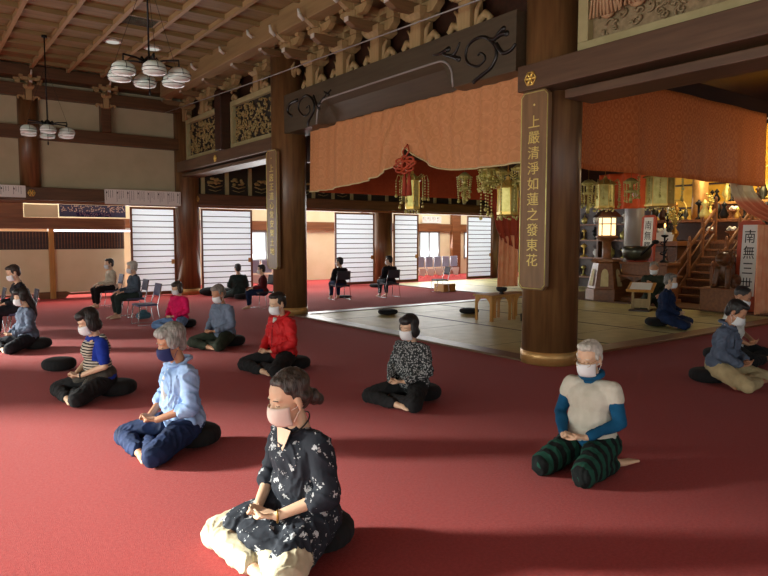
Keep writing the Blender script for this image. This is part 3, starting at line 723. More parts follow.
flatcurtain('sanctuary_curtain','deep red curtain band across the far side of the tatami bay',6.62,11.9,11.25,2.40,3.2,'brocade_deep',.03,2.4)
def drape(label,pl,m,y,thick=.012,name='tied_drape'):
    """hanging cloth between a left and a right outline, with folds across"""
    L_,R_=pl
    def f(u,v):
        def at(P): 
            q=v*(len(P)-1); i=min(int(q),len(P)-2); t=q-i; return P[i][0]*(1-t)+P[i+1][0]*t, P[i][1]*(1-t)+P[i+1][1]*t
        a=at(L_); b_=at(R_); x=a[0]*(1-u)+b_[0]*u; z=a[1]*(1-u)+b_[1]*u
        return (x,y+.035*math.sin(u*PI*7)+.05*math.sin(PI*u),z)
    return tag(MB().grid(f,60,24).build(name,m,None,True,solid=thick),label,'curtain','tied back drapes')
drape('deep red drape gathered at the far end of the red curtain band',([(11.15,2.5),(11.5,2.1),(11.6,1.75),(11.8,1.45)],[(12.5,2.5),(12.5,2.0),(12.5,1.5),(12.55,1.15)]),'red_cloth',11.2)
drape('pale salmon hanging cloth below the far red drape',([(11.75,1.62),(11.72,1.1),(11.7,.6),(11.68,.3)],[(12.35,1.55),(12.4,1.1),(12.4,.6),(12.4,.3)]),'salmon_cloth',11.22)
drape('straw and salmon drape tied back at the right end of the near curtain',([(11.75,2.52),(11.85,2.3),(12.05,2.12),(12.5,1.95),(13.3,1.8)],[(12.55,2.52),(12.65,2.38),(12.85,2.25),(13.2,2.12),(13.7,2.0)]),'straw_salmon',5.75)
drape('upright orange cloth strip at the right edge of the picture',([(12.85,1.75),(12.85,1.2),(12.85,.6),(12.85,.06)],[(13.6,1.75),(13.6,1.2),(13.6,.6),(13.6,.06)]),'salmon_cloth',5.72)
mat('orange_cloth',(214,84,30),.7,0,(226,98,40),6,(1,1,1),.3)
def noren(u,v): return (14.0+.05*math.sin(u*PI*6)+.02*math.sin(u*PI*13),10.05-1.3*u,3.05-.85*v)
h=tag(MB().grid(noren,60,12).build('crested_hanging','orange_cloth',None,True,solid=.01),'bright orange red hanging with small white crests behind the near curtain','curtain')
for y in (9.75,9.0): MB().tube([(13.93,y+.06*math.cos(a),2.52+.05*math.sin(a)) for a in [2*PI*j/12 for j in range(12)]],.014,5,True).ell((13.93,y,2.52),(.01,.03,.025)).build('white_crest','paper',h,True)
# ---------------------------------------------------------------- hanging globe lamps
def globe_lamp(x,y,label,z=3.62):
    p=thing('globe_chandelier',label,'hanging lamp',(x,y,z),0,'black iron globe chandeliers')
    MB().lathe([(.012,.1),(.012,1.66)],10).lathe([(.05,1.62),(.05,1.66)],16).build('rod','black_iron',p,True)
    h=MB().lathe([(.02,-.1),(.06,-.06),(.09,0),(.07,.05),(.03,.1)],16); 
    for i in range(6): h.tube([(.05*math.cos(PI/3*i),.05*math.sin(PI/3*i),.03),(.1*math.cos(PI/3*i+.3),.1*math.sin(PI/3*i+.3),.08),(.13*math.cos(PI/3*i+.3),.13*math.sin(PI/3*i+.3),.03)],.012,6)
    h.build('hub','black_iron',p,True)
    MB().tube([(0,0,-.1),(0,0,-.3)],.005,5).ell((0,0,-.33),(.014,.014,.04)).build('pull_cord','black_iron',p,True)
    w=MB()
    for i in range(3): a=2*PI*i/3+.4; w.tube([(.42*math.cos(a),.42*math.sin(a),.06),(0,0,1.1)],.003,4)
    w.build('stay_wires','black_iron',p)
    for i in range(6):
        a=PI/3*i+.38; g=(.37*math.cos(a),.37*math.sin(a))
        MB().tube([(0,0,.02),(g[0]*.5,g[1]*.5,.05),(g[0],g[1],.05),(g[0],g[1],-.03)],.012,6).build('arm','black_iron',p,True)
        gs=MB().lathe([(.012,-.035),(.08,-.045),(.128,-.085),(.142,-.14),(.125,-.185),(.05,-.20)],24,(g[0],g[1],0)).build('glass_shade','glass_globe',p,True)
        b=MB().lathe([(.03,-.03),(.045,-.045),(.03,-.05)],14,(g[0],g[1],0))
        for zz,rr in ((-.125,.143),(-.165,.137)): b.tube([(g[0]+rr*math.cos(t),g[1]+rr*math.sin(t),zz) for t in [2*PI*j/24 for j in range(24)]],.0035,4,True)
        for j in range(4): t=PI/2*j; b.tube([(g[0]+r*math.cos(t),g[1]+r*math.sin(t),z_) for r,z_ in ((.03,-.036),(.082,-.043),(.131,-.085),(.145,-.14))],.0035,4)
        b.build('shade_bands','black_iron',gs,True)
globe_lamp(2.55,8.35,'nearer chandelier of white glass globes on black iron arms under the coffered ceiling')
globe_lamp(2.32,13.9,'farther chandelier of white glass globes in front of the left plaster wall')
# ---------------------------------------------------------------- chairs
def chair(loc,rz,label,m='seat_blue'):
    p=thing('stacking_chair',label,'chair',loc,rz,'metal framed stacking chairs')
    MB().box(-.17,.18,-.18,.18,.335,.37).build('seat',m,p,bevel=.012)
    def f(u,v): return (-.19-.04*v-.02*math.cos((u-.5)*2),-.17+.34*u,.50+.21*v)
    MB().grid(f,8,4).build('backrest',m,p,True,solid=.018)
    for s_ in (1,-1):
        MB().tube([(.15,s_*.19,.335),(.19,s_*.20,.012),(-.2,s_*.20,.012),(-.15,s_*.19,.335),(-.20,s_*.175,.5),(-.24,s_*.165,.70)],.009,8).build('side_frame','chrome',p,True)
    MB().tube([(.15,-.19,.33),(.15,.19,.33)],.008,6).tube([(-.15,-.19,.33),(-.15,.19,.33)],.008,6).build('cross_bar','chrome',p,True)
    return p
chair((3.35,11.55,0),PI,'empty blue grey chair on the carpet left of the woman in pink')
chair((3.64,15.05,0),PI,'chair under the black haired person in a pale top by the partition')
chair((3.52,12.85,0),PI,'chair under the grey haired person in a grey jacket before the first shoji')
chair((8.55,13.45,0),R(82),'chair under the left of the two dark clothed sitters beyond the middle pillar','seat_dark')
chair((9.9,13.25,0),R(84),'chair under the right of the two dark clothed sitters, before the far pillar','seat_dark')
chair((11.9,13.6,0),PI-.3,'empty dark chair beside a wooden box on the far carpet','seat_dark')
chair((1.42,11.35,0),PI,'chair under the short haired person in black at the left edge')
chair((1.05,11.95,0),PI,'chair under the person in grey white at the left edge')
chair((.70,12.5,0),PI,'chair under the person in white cut by the left edge')
chair((6.15,12.75,0),PI,'chair half hidden behind the middle pillar','seat_dark')
m=MB().box(-.22,.22,-.2,.2,0,.22).box(-.22,.22,-.215,-.2,.02,.2).build('wooden_box','wood_table',None,bevel=.01); m.location=(12.3,13.85,0); tag(m,'low wooden box on the carpet beside the empty dark chair','box')
def stacked(x,y,label,n=5):
    for i in range(n):
        p=thing('folded_chair',label,'chair',(x+i*.42,y,0),0,'folded grey chairs along the corridor windows' if x>12 else 'folded grey chairs in the corridor by the left window')
        MB().box(-.17,.17,-.02,.02,.40,.80).build('backrest','seat_grey',p,bevel=.015)
        MB().prism([(-.17,.36),(.17,.36),(.10,.06),(-.12,.10)],.05,Matrix.Translation((0,-.12,0))).build('seat','seat_light',p,bevel=.01)
        t=MB()
        for s_ in (1,-1): t.tube([(s_*.17,.0,.8),(s_*.17,-.05,.4),(s_*.17,-.22,.01)],.010,6).tube([(s_*.16,-.1,.38),(s_*.16,.12,.01)],.010,6)
        t.build('frame','chrome',p,True)
mat('seat_grey',(150,158,182),.7); mat('seat_light',(222,218,206),.8)
stacked(15.65,19.0,'grey folded chair leaning in the row seen through the gap beyond the far pillar'); stacked(8.9,19.0,'grey folded chair leaning in the row seen left of the middle pillar',4)
# bags and cushions on the floor
m=MB().ell((0,0,.11),(.30,.2,.115)).ell((.4,.06,.09),(.3,.18,.095)).build('cloth_bag','black_cloth',None,True); m.location=(6.45,16.45,0); tag(m,'slumped black bag at the foot of the second shoji screen','bag')
cushion((1.38,8.12,0),'empty black round cushion on the carpet, upper left of the person in the striped top',.18,.15)
cushion((7.55,10.15,.018),'black round cushion on the tatami near its corner at the middle pillar',.19,.11)
cushion((8.95,9.35,.018),'black round cushion on the tatami just left of the small table',.19,.11)
cushion((8.95,13.9,0),'flat dark cushion on the far carpet beside the two chair sitters',.2,.06)
cushion((11.6,16.2,0),'small black cushion at the foot of the shoji screen left of the far pillar',.2,.12)
b=MB().caps((-.07,0,.07),.068,(.07,0,.07),.062).ell((0,0,.13),(.07,.06,.05)).build('cloth_bag','bag_teal',None,True) if 'bag_teal' in M else None
mat('bag_teal',(54,92,110),.8,0,(70,110,128),12,(1,1,1),.4)
b=MB().caps((-.07,0,.07),.068,(.07,0,.07),.062).ell((0,0,.13),(.07,.06,.05)).build('cloth_bag','bag_teal',None,True); b.location=(3.55,12.35,0); tag(b,'small teal bag under the chair of the grey haired sitter','bag')
# ---------------------------------------------------------------- offering tables
def offering_table(x,y,label,w=.50,d=.42,h=.47):
    p=thing('offering_table',label,'table',(x,y,.018),0,'small wooden offering tables on the tatami')
    MB().box(-.03,w+.03,-.03,d+.03,h-.03,h).build('top','wood_table',p,bevel=.006)
    def arch(L):
        n=10; o=[(0,0),(.05,0)]+[(L/2-(L/2-.05)*math.cos(PI*i/n),h*.55+ (L/2-.05)*math.sin(PI*i/n)) for i in range(n+1)]+[(L-.05,0),(L,0),(L,h-.03),(0,h-.03)]
        return o
    for nm,L,mx in (('side_panel',w,Matrix.Translation((0,.012,0))),('side_panel',w,Matrix.Translation((0,d-.012,0))),('side_panel',d,Matrix.Translation((.012,0,0))@Matrix.Rotation(PI/2,4,'Z')),('side_panel',d,Matrix.Translation((w-.012,0,0))@Matrix.Rotation(PI/2,4,'Z'))):
        q=arch(L); mb=MB()
        # split concave arch into two convex-ish halves joined at the crown
        n=10; c=[(L/2-(L/2-.05)*math.cos(PI*i/n),h*.55+(L/2-.05)*math.sin(PI*i/n)) for i in range(n+1)]
        mb.prism([(0,0),(.05,0),(.05,h*.55),(0,h*.55)],.022,mx); mb.prism([(L-.05,0),(L,0),(L,h*.55),(L-.05,h*.55)],.022,mx)
        top=h-.03; xs=[0]+[a for a,_ in c]+[L]; zs=[h*.55]+[min(b,top-.02) for _,b in c]+[h*.55]
        for i in range(len(xs)-1):
            if xs[i+1]-xs[i]>1e-4: mb.prism([(xs[i],zs[i]),(xs[i+1],zs[i+1]),(xs[i+1],top),(xs[i],top)],.022,mx)
        mb.build(nm,'wood_table',p)
    return p
offering_table(8.35,8.15,'left small wooden table with arched side openings on the tatami'); offering_table(8.92,8.15,'right small wooden table with arched side openings on the tatami')
def lathe_thing(name,label,cat,loc,prof,m,group=None,n=24):
    o=MB().lathe(prof,n).build(name,m,None,True); o.location=loc; return tag(o,label,cat,group)
lathe_thing('offering_bowl','small black footed bowl on top of the left offering table','bowl',(8.75,8.3,.488),[(.045,0),(.04,.02),(.03,.03),(.09,.06),(.10,.10),(.095,.12)],'black')
p=thing('iron_burner','black cast iron burner stand with looped handles on the tatami at the nearest pillar','burner',(8.95,7.78,.018))
MB().lathe([(.02,.08),(.10,.10),(.13,.18),(.10,.27),(.05,.30),(.03,.34)],20).build('bowl','black_iron',p,True)
t=MB()
for i in range(3): a=2*PI*i/3; t.tube([(.09*math.cos(a),.09*math.sin(a),.16),(.17*math.cos(a),.17*math.sin(a),.12),(.16*math.cos(a),.16*math.sin(a),.0)],.02,6)
t.build('feet','black_iron',p,True); t=MB()
for s_ in (1,-1): t.tube([(0,s_*.11,.2),(0,s_*.2,.24),(0,s_*.19,.34),(0,s_*.1,.33)],.012,6)
t.build('handles','black_iron',p,True)
# ---------------------------------------------------------------- gilt lanterns and pendants
def pendant(x,y,z,label,n=3,r=.10,h=.42,grp='gilt hanging pendants'):
    p=thing('gilt_pendant',label,'ornament',(x,y,z),0,grp)
    MB().tube([(0,0,0),(0,0,.9)],.004,4).build('chain','brass',p)
    MB().lathe([(.01,.02),(r*.5,0),(r,-.05),(r*.9,-.08),(r*.3,-.1),(r*.3,-.2),(r*.8,-.22),(r*.75,-.25),(.01,-.27)],14).build('canopy','gold_pale',p,True)
    b=MB(); rnd=random.Random(int(x*100+y*10))
    for i in range(10):
        a=2*PI*i/10; l=h*rnd.uniform(.5,1)
        q=0
        while q<l: b.ell((r*1.05*math.cos(a)*(1-.2*q/l),r*1.05*math.sin(a)*(1-.2*q/l),-.06-q),(.012,.012,.014),nu=6,nv=4); q+=.034
        b.ell((r*math.cos(a)*.85,r*math.sin(a)*.85,-.08-l),(.02,.02,.026),nu=7,nv=5)
    b.build('bead_strings','gold_pale',p,True)
    MB().lathe([(.03,-h-.1),(.034,-h-.02),(.01,0-.25)],10).build('bell','gold_pale',p,True)
def gilt_lantern(x,y,z,label,r=.13,h=.40,wide=1.0):
    p=thing('gilt_lantern',label,'lantern',(x,y,z),0,'gilt hanging lanterns')
    MB().tube([(0,0,h+.15),(0,0,h+1.2)],.006,5).build('chain','brass',p)
    MB().lathe([(r,0),(r,h)],6).build('lantern_body','gold_pale',p)
    f=MB()
    for i in range(6):
        a=PI/3*i; f.tube([(r*1.02*math.cos(a),r*1.02*math.sin(a),0),(r*1.02*math.cos(a),r*1.02*math.sin(a),h)],.010,5)
    f.lathe([(r*.7,-.05),(r*1.12,-.03),(r*1.12,.01)],6); f.build('frame','gold',p)
    MB().lathe([(r*1.35,h),(r*1.15,h+.03),(r*.6,h+.09),(r*.25,h+.12),(.02,h+.17)],6).build('roof','gold',p)
    b=MB(); rnd=random.Random(int(x*10))
    for i in range(12):
        a=2*PI*i/12; R_=r*(1.9+.4*(i%2))*wide; l=rnd.uniform(.2,.42)
        b.tube([(r*math.cos(a),r*math.sin(a),h+.04),(R_*.9*math.cos(a),R_*.9*math.sin(a),h+.10),(R_*math.cos(a),R_*math.sin(a),h)],.006,4)
        q=0
        while q<l: b.ell((R_*math.cos(a),R_*math.sin(a),h-q),(.014,.014,.016),nu=6,nv=4); q+=.045
        b.ell((R_*math.cos(a),R_*math.sin(a),h-l-.02),(.026,.026,.03),nu=8,nv=5)
    for i in range(14): a=2*PI*i/14; b.ell((r*math.cos(a),r*math.sin(a),-.06-.03*(i%2)),(.016,.016,.022),nu=6,nv=4)
    b.build('bead_strings','gold_pale',p,True)
gilt_lantern(7.0,8.72,2.02,'gilt hexagonal lantern hanging below the curtain knot',.12,.44)
gilt_lantern(6.95,6.50,1.86,'gilt lantern with dense bead clusters hanging left of the nearest pillar',.14,.34,1.2)
pendant(7.1,7.55,2.50,'bead pendant hanging between the two gilt lanterns',r=.11,h=.36)
pendant(6.95,6.95,2.46,'bead cluster left of the lantern at the nearest pillar',r=.12,h=.2); pendant(7.05,6.72,2.5,'bead cluster right above the lantern at the nearest pillar',r=.14,h=.22)
pendant(7.0,6.3,2.52,'bead cluster over the right edge of the lantern at the nearest pillar',r=.13,h=.26); pendant(6.9,6.82,2.54,'bead cluster hanging high over the left edge of the lantern at the nearest pillar',r=.15,h=.16); pendant(9.6,7.55,2.1,'small bead pendant against the back beam below the red band',r=.04,h=.12)
pendant(10.2,7.55,2.55,'bead pendant seen just right of the nearest pillar',r=.13,h=.5)
gilt_lantern(11.2,7.9,2.12,'plain gilt lantern with a dark crest in front of the red hanging',.17,.42,.8)
gilt_lantern(11.4,6.85,2.12,'large pale gold lantern right of the red hanging',.24,.50,.8)
pendant(11.0,7.2,2.6,'bead pendant in front of the red hanging',r=.13,h=.35)
# ---------------------------------------------------------------- altar
A=lambda mb,name,m,label,cat,**k: tag(mb.build(name,m,None,**k),label,cat)
p=thing('altar_platform','dark wooden altar platform rising in tiers behind the stair','altar',(0,0,.05))
MB().box(15.3,19.6,4.6,7.0,0,1.25).box(15.3,19.6,8.7,9.5,0,1.25).box(15.9,19.6,7.0,8.7,0,1.3).build('lower_tier','wood_altar',p,bevel=.02)
t=MB().box(15.2,19.6,4.5,7.05,1.25,1.37).box(15.2,19.6,8.65,9.55,1.25,1.37).box(15.8,19.6,7.0,8.7,1.3,1.40); t.build('cornice','wood_red',p,bevel=.01)
MB().box(16.6,19.6,4.6,10.6,1.37,1.85).build('middle_tier','wood_deep',p,bevel=.02); MB().box(16.5,19.6,4.5,10.7,1.85,1.93).build('middle_shelf','wood_red',p,bevel=.01)
MB().box(17.8,19.6,6.2,9.6,1.93,2.35).build('upper_tier','wood_altar',p,bevel=.02); MB().box(17.7,19.6,6.1,9.7,2.35,2.42).build('upper_shelf','brass_band',p,bevel=.01)
g=MB()
for y in (4.75,5.3,5.85,6.4,8.95): g.box(15.27,15.3,y,y+.42,.15,1.1)
g.build('relief_panel','wood_red',p,bevel=.01)
g=thing('gilt_screen','glowing gold wall with black posts behind the altar','screen',(19.7,0,1.5)); MB().box(0,.08,4,12,0,3.2).build('gold_leaf','gold_wall',g)
f=MB()
for y in (5,6.1,7.2,8.3,9.4,10.5): f.box(-.08,0,y,y+.14,0,3.2)
for z in (.9,1.6): f.box(-.06,0,4,12,z,z+.05)
f.build('posts','wood_deep',g)
# stair with rails
s=thing('altar_stair','dark wooden stair with posts climbing to the altar','stair',(14.14,7.2,.05)); s.scale=(.72,.6,1)
for i in range(8): 
    MB().box(.05+i*.28,.05+(i+1)*.28+.03,.08,1.42,.17*(i+1)-.045,.17*(i+1)).build('tread','wood_red',s,bevel=.006)
    MB().box(.09+i*.28,.11+i*.28,.08,1.42,.17*i,.17*(i+1)-.045).build('riser','wood_altar',s)
for y in (.04,1.46):
    MB().prism([(0,0),(2.5,0),(2.5,1.55),(2.3,1.55),(0,.2)],.06,Matrix.Translation((0,y,0))).build('side_board','wood_altar',s)
    MB().tube([(.0,y,.78),(2.4,y,2.15)],.045,8).tube([(.0,y,.5),(2.4,y,1.87)],.025,8).build('hand_rail','wood_red',s,True)
    for x,zb in ((0,0),(.8,.55),(1.6,1.0),(2.4,1.5)):
        MB().box(x-.05,x+.05,y-.05,y+.05,zb,zb+.82).ell((x,y,zb+.88),(.055,.055,.07)).build('newel_post','wood_red',s)
# wooden floor lantern
l=thing('floor_lantern','tall wooden floor lantern with a lit paper box left of the desk','lantern',(13.45,9.4,.05))
MB().lathe([(.46,0),(.46,.25),(.42,.27),(.30,.86),(.36,.90),(.30,.95)],6).build('base','wood_red',l)
t=MB()
for i in range(6): 
    a=PI/3*i+PI/6; m_=Matrix.Rotation(a,4,'Z')@Matrix.Translation((.345,0,.52))@Matrix.Rotation(-.19,4,'Y'); t.ell((0,0,0),(.012,.09,.22),None) if 0 else t.add([(0,-.09,-.2),(0,.09,-.2),(0,.08,.1),(0,.05,.19),(0,0,.22),(0,-.05,.19),(0,-.08,.1)],[(0,1,2,3,4,5,6)],m_)
t.build('window_panel','straw_cloth',l)
MB().lathe([(.14,.95),(.10,1.0),(.10,1.36),(.20,1.42),(.26,1.46),(.26,1.50)],16).build('shaft','wood_red',l,True)
MB().lathe([(.19,1.50),(.19,1.92)],6).build('paper_box','lamp_paper',l)
f=MB()
for i in range(6):
    a=PI/3*i; f.tube([(.198*math.cos(a),.198*math.sin(a),1.5),(.198*math.cos(a),.198*math.sin(a),1.93)],.014,5)
for z in (1.5,1.78,1.93): f.tube([(.2*math.cos(PI/3*i),.2*math.sin(PI/3*i),z) for i in range(6)],.012,5,True)
f.build('box_frame','wood_altar',l); MB().lathe([(.34,1.94),(.30,1.98),(.14,2.12),(.09,2.2),(.05,2.3),(.01,2.36)],6).build('roof','wood_deep',l)
# desk with arched panels
d=thing('altar_desk','long carved wooden desk between the floor lantern and the stair','desk',(13.5,0,.05))
MB().box(0,.55,7.88,9.1,.84,.90).build('top','wood_red',d,bevel=.008); MB().box(.04,.5,7.93,9.05,.60,.84).build('frieze','wood_red',d,bevel=.01)
MB().box(-.05,.6,7.85,9.15,.55,.60).build('shelf','wood_red',d,bevel=.008); MB().box(-.03,.58,7.87,9.12,0,.08).build('plinth','wood_red',d,bevel=.006)
for y in (7.90,8.26,8.66,9.04): MB().box(0,.5,y,y+.06,.08,.55).build('leg','wood_red',d)
b=MB()
for y0,y1 in ((7.96,8.26),(8.32,8.66),(8.72,9.04)):
    for i in range(8):
        a0=PI*i/8;a1=PI*(i+1)/8;c=(y0+y1)/2;r=(y1-y0)/2
        ya,yb=c-r*math.cos(a0),c-r*math.cos(a1); za,zb=.40+.11*math.sin(a0),.40+.11*math.sin(a1)
        b.add([(x,y,z) for x in (.0,.03) for y,z in ((ya,za),(yb,zb),(yb,.55),(ya,.55))],[(0,1,2,3),(7,6,5,4),(0,4,5,1),(1,5,6,2),(2,6,7,3),(3,7,4,0)])
b.build('arched_valance','wood_altar',d)
o=lathe_thing('bowl_gong','large dark bronze bowl gong resting on the desk','gong',(13.78,8.82,.95),[(.12,0),(.22,.03),(.30,.12),(.33,.24),(.31,.33),(.285,.36),(.27,.35),(.25,.30)],'bronze')
lathe_thing('gong_cushion','flat dark ring cushion under the bowl gong','cushion',(13.78,8.82,.95),[(.20,0),(.24,.02),(.20,.04)],'red_cloth')
o=MB().caps((0,0,.04),.035,(0,-.45,.42),.03).ell((0,-.5,.46),(.05,.09,.05)).build('gong_striker','black_iron',None,True); o.location=(13.6,8.75,.95); tag(o,'dark padded striker leaning beside the bowl gong','striker')
def candlestick(x,y,z,h,label,lit=False):
    p=thing('candlestick',label,'candlestick',(x,y,z),0,'black candlesticks on the altar')
    MB().lathe([(.10,0),(.09,.03),(.03,.07),(.022,h*.3),(.05,h*.36),(.02,h*.42),(.018,h*.7),(.05,h*.74),(.02,h*.78),(.02,h*.9),(.075,h*.94),(.08,h),(.01,h)],16).build('stem','black_iron',p,True)
    t=MB(); 
    for i in range(6): a=i*2.1; t.tube([(.02*math.cos(a),.02*math.sin(a),h*(.15+.12*i)),(.09*math.cos(a),.09*math.sin(a),h*(.2+.12*i)),(.07*math.cos(a+.6),.07*math.sin(a+.6),h*(.26+.12*i))],.014,6)
    t.build('dragon_coil','black_iron',p,True)
    cd=MB().lathe([(.022,h),(.025,h+.16)],12).build('candle','paper',p,True)
    if lit: MB().ell((0,0,h+.21),(.018,.018,.045)).build('flame','flame',cd,True)
candlestick(13.75,8.12,.95,.62,'black dragon candlestick with a burning candle on the desk',True)
for i,(x,y,z,h,t) in enumerate(((16.0,6.7,1.42,.7,'right of the stair head'),(17.2,7.3,1.98,.5,'on the middle altar shelf right of centre'),(15.6,9.15,1.42,.7,'left end of the lower altar tier'),(15.6,5.2,1.42,.6,'right end of the lower altar tier'))):
    candlestick(x,y,z,h,'tall black altar candlestick at the '+t)
def vase(x,y,z,s,m,label,flowers=True):
    p=thing('altar_vase',label,'vase',(x,y,z),0,'vases of gilt flowers on the altar')
    MB().lathe([(.07*s,0),(.08*s,.03*s),(.05*s,.08*s),(.11*s,.2*s),(.12*s,.28*s),(.05*s,.38*s),(.04*s,.44*s),(.08*s,.5*s)],18).build('vase_body',m,p,True)
    if flowers:
        f=MB(); rnd=random.Random(int(x*31+y*17))
        for i in range(14):
            a=rnd.uniform(0,6.28); r=rnd.uniform(.05,.22)*s; h=rnd.uniform(.6,1.0)*s
            f.tube([(0,0,.45*s),(r*.5*math.cos(a),r*.5*math.sin(a),h*.8),(r*math.cos(a),r*math.sin(a),h)],.005,4)
            f.ell((r*math.cos(a),r*math.sin(a),h),(.05*s,.05*s,.03*s),Matrix.Rotation(a,3,'Y'),7,5)
        f.build('gilt_lotus','gold_pale',p,True)
for i,(x,y,z,s,m,t) in enumerate(((15.6,8.95,1.42,.8,'brass','just left of the stair head'),(15.6,6.2,1.42,.8,'brass','just right of the stair head'),(17.0,10.35,1.98,.9,'bronze','at the left of the middle shelf'),(16.9,5.4,1.98,.9,'bronze','at the right of the middle shelf'),(17.2,8.9,1.98,.7,'gold','left of centre on the middle shelf'))):
    vase(x,y,z,s,m,'altar vase with gilt lotus flowers '+t)
def stand(x,y,z,label,m='paper'):
    p=thing('offering_stand',label,'stand',(x,y,z),0,'offering stands on the altar')
    MB().lathe([(.11,0),(.04,.04),(.04,.16),(.14,.20),(.14,.22)],16).build('foot','wood_red',p,True)
    b=MB(); rnd=random.Random(int(y*100))
    for q in range(6): b.ell((.06*math.cos(q),.06*math.sin(q),.26+.03*(q%2)),(.05,.05,.04),nu=8,nv=6)
    b.build('offerings',m,p,True)
for i,(x,y,z,t) in enumerate(((16.1,7.3,1.45,'right end of the stair head'),(16.1,7.8,1.45,'middle of the stair head'),(16.1,8.3,1.45,'left end of the stair head'),(15.6,5.75,1.42,'right part of the lower tier'),(17.0,6.5,1.98,'right part of the middle shelf'),(17.0,8.2,1.98,'left part of the middle shelf'),(15.6,9.38,1.42,'left part of the lower tier'))):
    stand(x,y,z,'red footed stand with pale offerings at the '+t)
def statue(x,y,z,s,label,m='gold'):
    p=thing('altar_statue',label,'statue',(x,y,z),0,'gilt figures on the altar')
    b=MB().ell((0,0,.12*s),(.22*s,.3*s,.12*s)).ell((0,0,.40*s),(.13*s,.17*s,.22*s)).ell((0,0,.70*s),(.09*s,.09*s,.12*s)).caps((0,.18*s,.5*s),.05*s,(-.15*s,.05*s,.25*s),.04*s).caps((0,-.18*s,.5*s),.05*s,(-.15*s,-.05*s,.25*s),.04*s).ell((0,0,.82*s),(.05*s,.05*s,.05*s))
    skin(b,'figure',m,p,.025*s,2)
    MB().lathe([(.28*s,-.0),(.34*s,.04),(.24*s,.08)],20).build('lotus_seat','gold_pale',p,True)
    MB().tube([(.12*s,.42*s*math.sin(a),.5*s+.45*s*math.cos(a)) for a in [2*PI*j/28 for j in range(28)]],.03*s,6,True).build('halo','gold',p,True)
statue(18.4,7.9,2.5,1.0,'seated gilt figure with a halo at the centre of the altar'); statue(17.2,6.0,1.98,.7,'small dark seated figure with a ring halo at the right of the altar','bronze'); statue(17.2,9.85,1.98,.6,'small seated figure with a ring halo at the left of the altar','brass')
# carved lion on its box
b=thing('pedestal_box','plain wooden box carrying the carved lion','box',(12.95,6.15,.05)); MB().box(0,.6,0,.70,0,.42).build('body','wood_red',b,bevel=.01); MB().box(-.03,.63,-.03,.73,.42,.46).build('lid','wood_red',b,bevel=.008)
l=thing('carved_lion','brown carved wooden guardian lion with curled mane on the box','statue',(13.25,6.5,.51))
q=MB(); q.ell((.05,0,.34),(.17,.15,.24)); q.ell((-.12,0,.58),(.15,.14,.14)); q.ell((-.24,0,.55),(.08,.09,.07)); q.caps((-.10,.11,.36),.06,(-.17,.13,.04),.05); q.caps((-.10,-.11,.36),.06,(-.17,-.13,.04),.05)
for s_ in (1,-1): q.ell((.12,s_*.15,.14),(.15,.09,.13)); q.caps((.05,s_*.18,.05),.05,(-.06,s_*.19,.04),.045); q.ell((-.2,s_*.14,.03),(.08,.05,.035)); q.ell((-.2,s_*.05,.62),(.03,.03,.03)); q.caps((-.05,s_*.11,.68),.03,(-.03,s_*.14,.76),.015)
rnd=random.Random(3)
for i in range(46):
    a=rnd.uniform(0,6.28); e=rnd.uniform(-.7,1.2); q.ell((-.05+.17*math.cos(e)*abs(math.cos(a))*.6,.16*math.cos(e)*math.sin(a),.57+.15*math.sin(e)),(.035,.035,.035),nu=8,nv=6)
q.tube([(.22,0,.2),(.33,.02,.34),(.30,0,.52),(.24,0,.62),(.30,0,.7)],[.05,.07,.08,.06,.03],8)
skin(q,'body','wood_altar',l,.014,1)
# hanging scroll sign
def standing_sign(x,y,w,h,label,txt,tilt=.12,rz=0,legs=.0):
    s=thing('standing_sign',label,'sign',(x,y,.05+legs),rz); s.rotation_euler=(0,tilt,rz)
    MB().prism([(-w/2,0),(w/2,0),(w/2,h-.06),(w/2-.08,h),(-w/2+.08,h),(-w/2,h-.06)],.05,Matrix.Rotation(PI/2,4,'Z')).build('board','red_lacquer',s,bevel=.006)
    MB().cb((-.028,0,h*.56),(.006,w*.62,h*.78)).build('paper','paper',s)
    mx=Matrix.Translation((-.034,0,h*.95-.25*w*2))@Matrix(((0,0,-1,0),(-1,0,0,0),(0,1,0,0),(0,0,0,1)))
    textobj(txt,'character','ink',s,w*.56,mx@Matrix.Diagonal((.85,1.0,1,1)),.002,1.12,True)
standing_sign(13.4,6.16,.50,1.80,'tall red framed standing sign with black brush characters at the right','南無三世諸佛',.06,-.1)
standing_sign(14.4,8.95,.40,1.20,'smaller orange framed sign with white paper behind the desk candle','南無釋迦',.06,-.1,.8)
# shelf rack behind the lantern
r=thing('altar_shelf','dark shelf rack with gilt vessels left of the silver pillar','shelf',(15.9,10.12,.05))
for z in (.35,.9,1.4,1.85): MB().box(0,.5,0,2.6,z-.04,z).build('shelf_board','wood_red',r)
for y in (.0,1.3,2.55): MB().box(.02,.48,y,y+.05,0,1.85).build('upright','wood_altar',r)
MB().box(.48,.52,0,2.6,0,2.6).build('back_panel','wood_deep',r)
rnd=random.Random(8); i=0
for z in (.4,.95,1.45,1.90):
    for y in (.25,.6,1.0,1.5,1.9,2.3):
        s_=rnd.uniform(.7,1.3); k=rnd.choice(('gold','bronze','paper','gold_pale','black_iron'))
        prof=rnd.choice(([(.06,0),(.03,.05),(.09,.12),(.10,.2),(.05,.26),(.06,.3)],[(.08,0),(.08,.02),(.02,.05),(.02,.2),(.08,.24),(.02,.3)],[(.05,0),(.09,.08),(.09,.16),(.02,.22),(.01,.3)]))
        lathe_thing('altar_vessel','%s vessel among those on the shelf rack left of the silver pillar'%{'gold':'gilt','bronze':'dark bronze','paper':'white','gold_pale':'pale gold','black_iron':'black'}[k],'vessel',(16.1,10.12+y,z+.052-.05+.0),[(a*s_,b*s_) for a,b in prof],k,'vessels on the shelf rack')
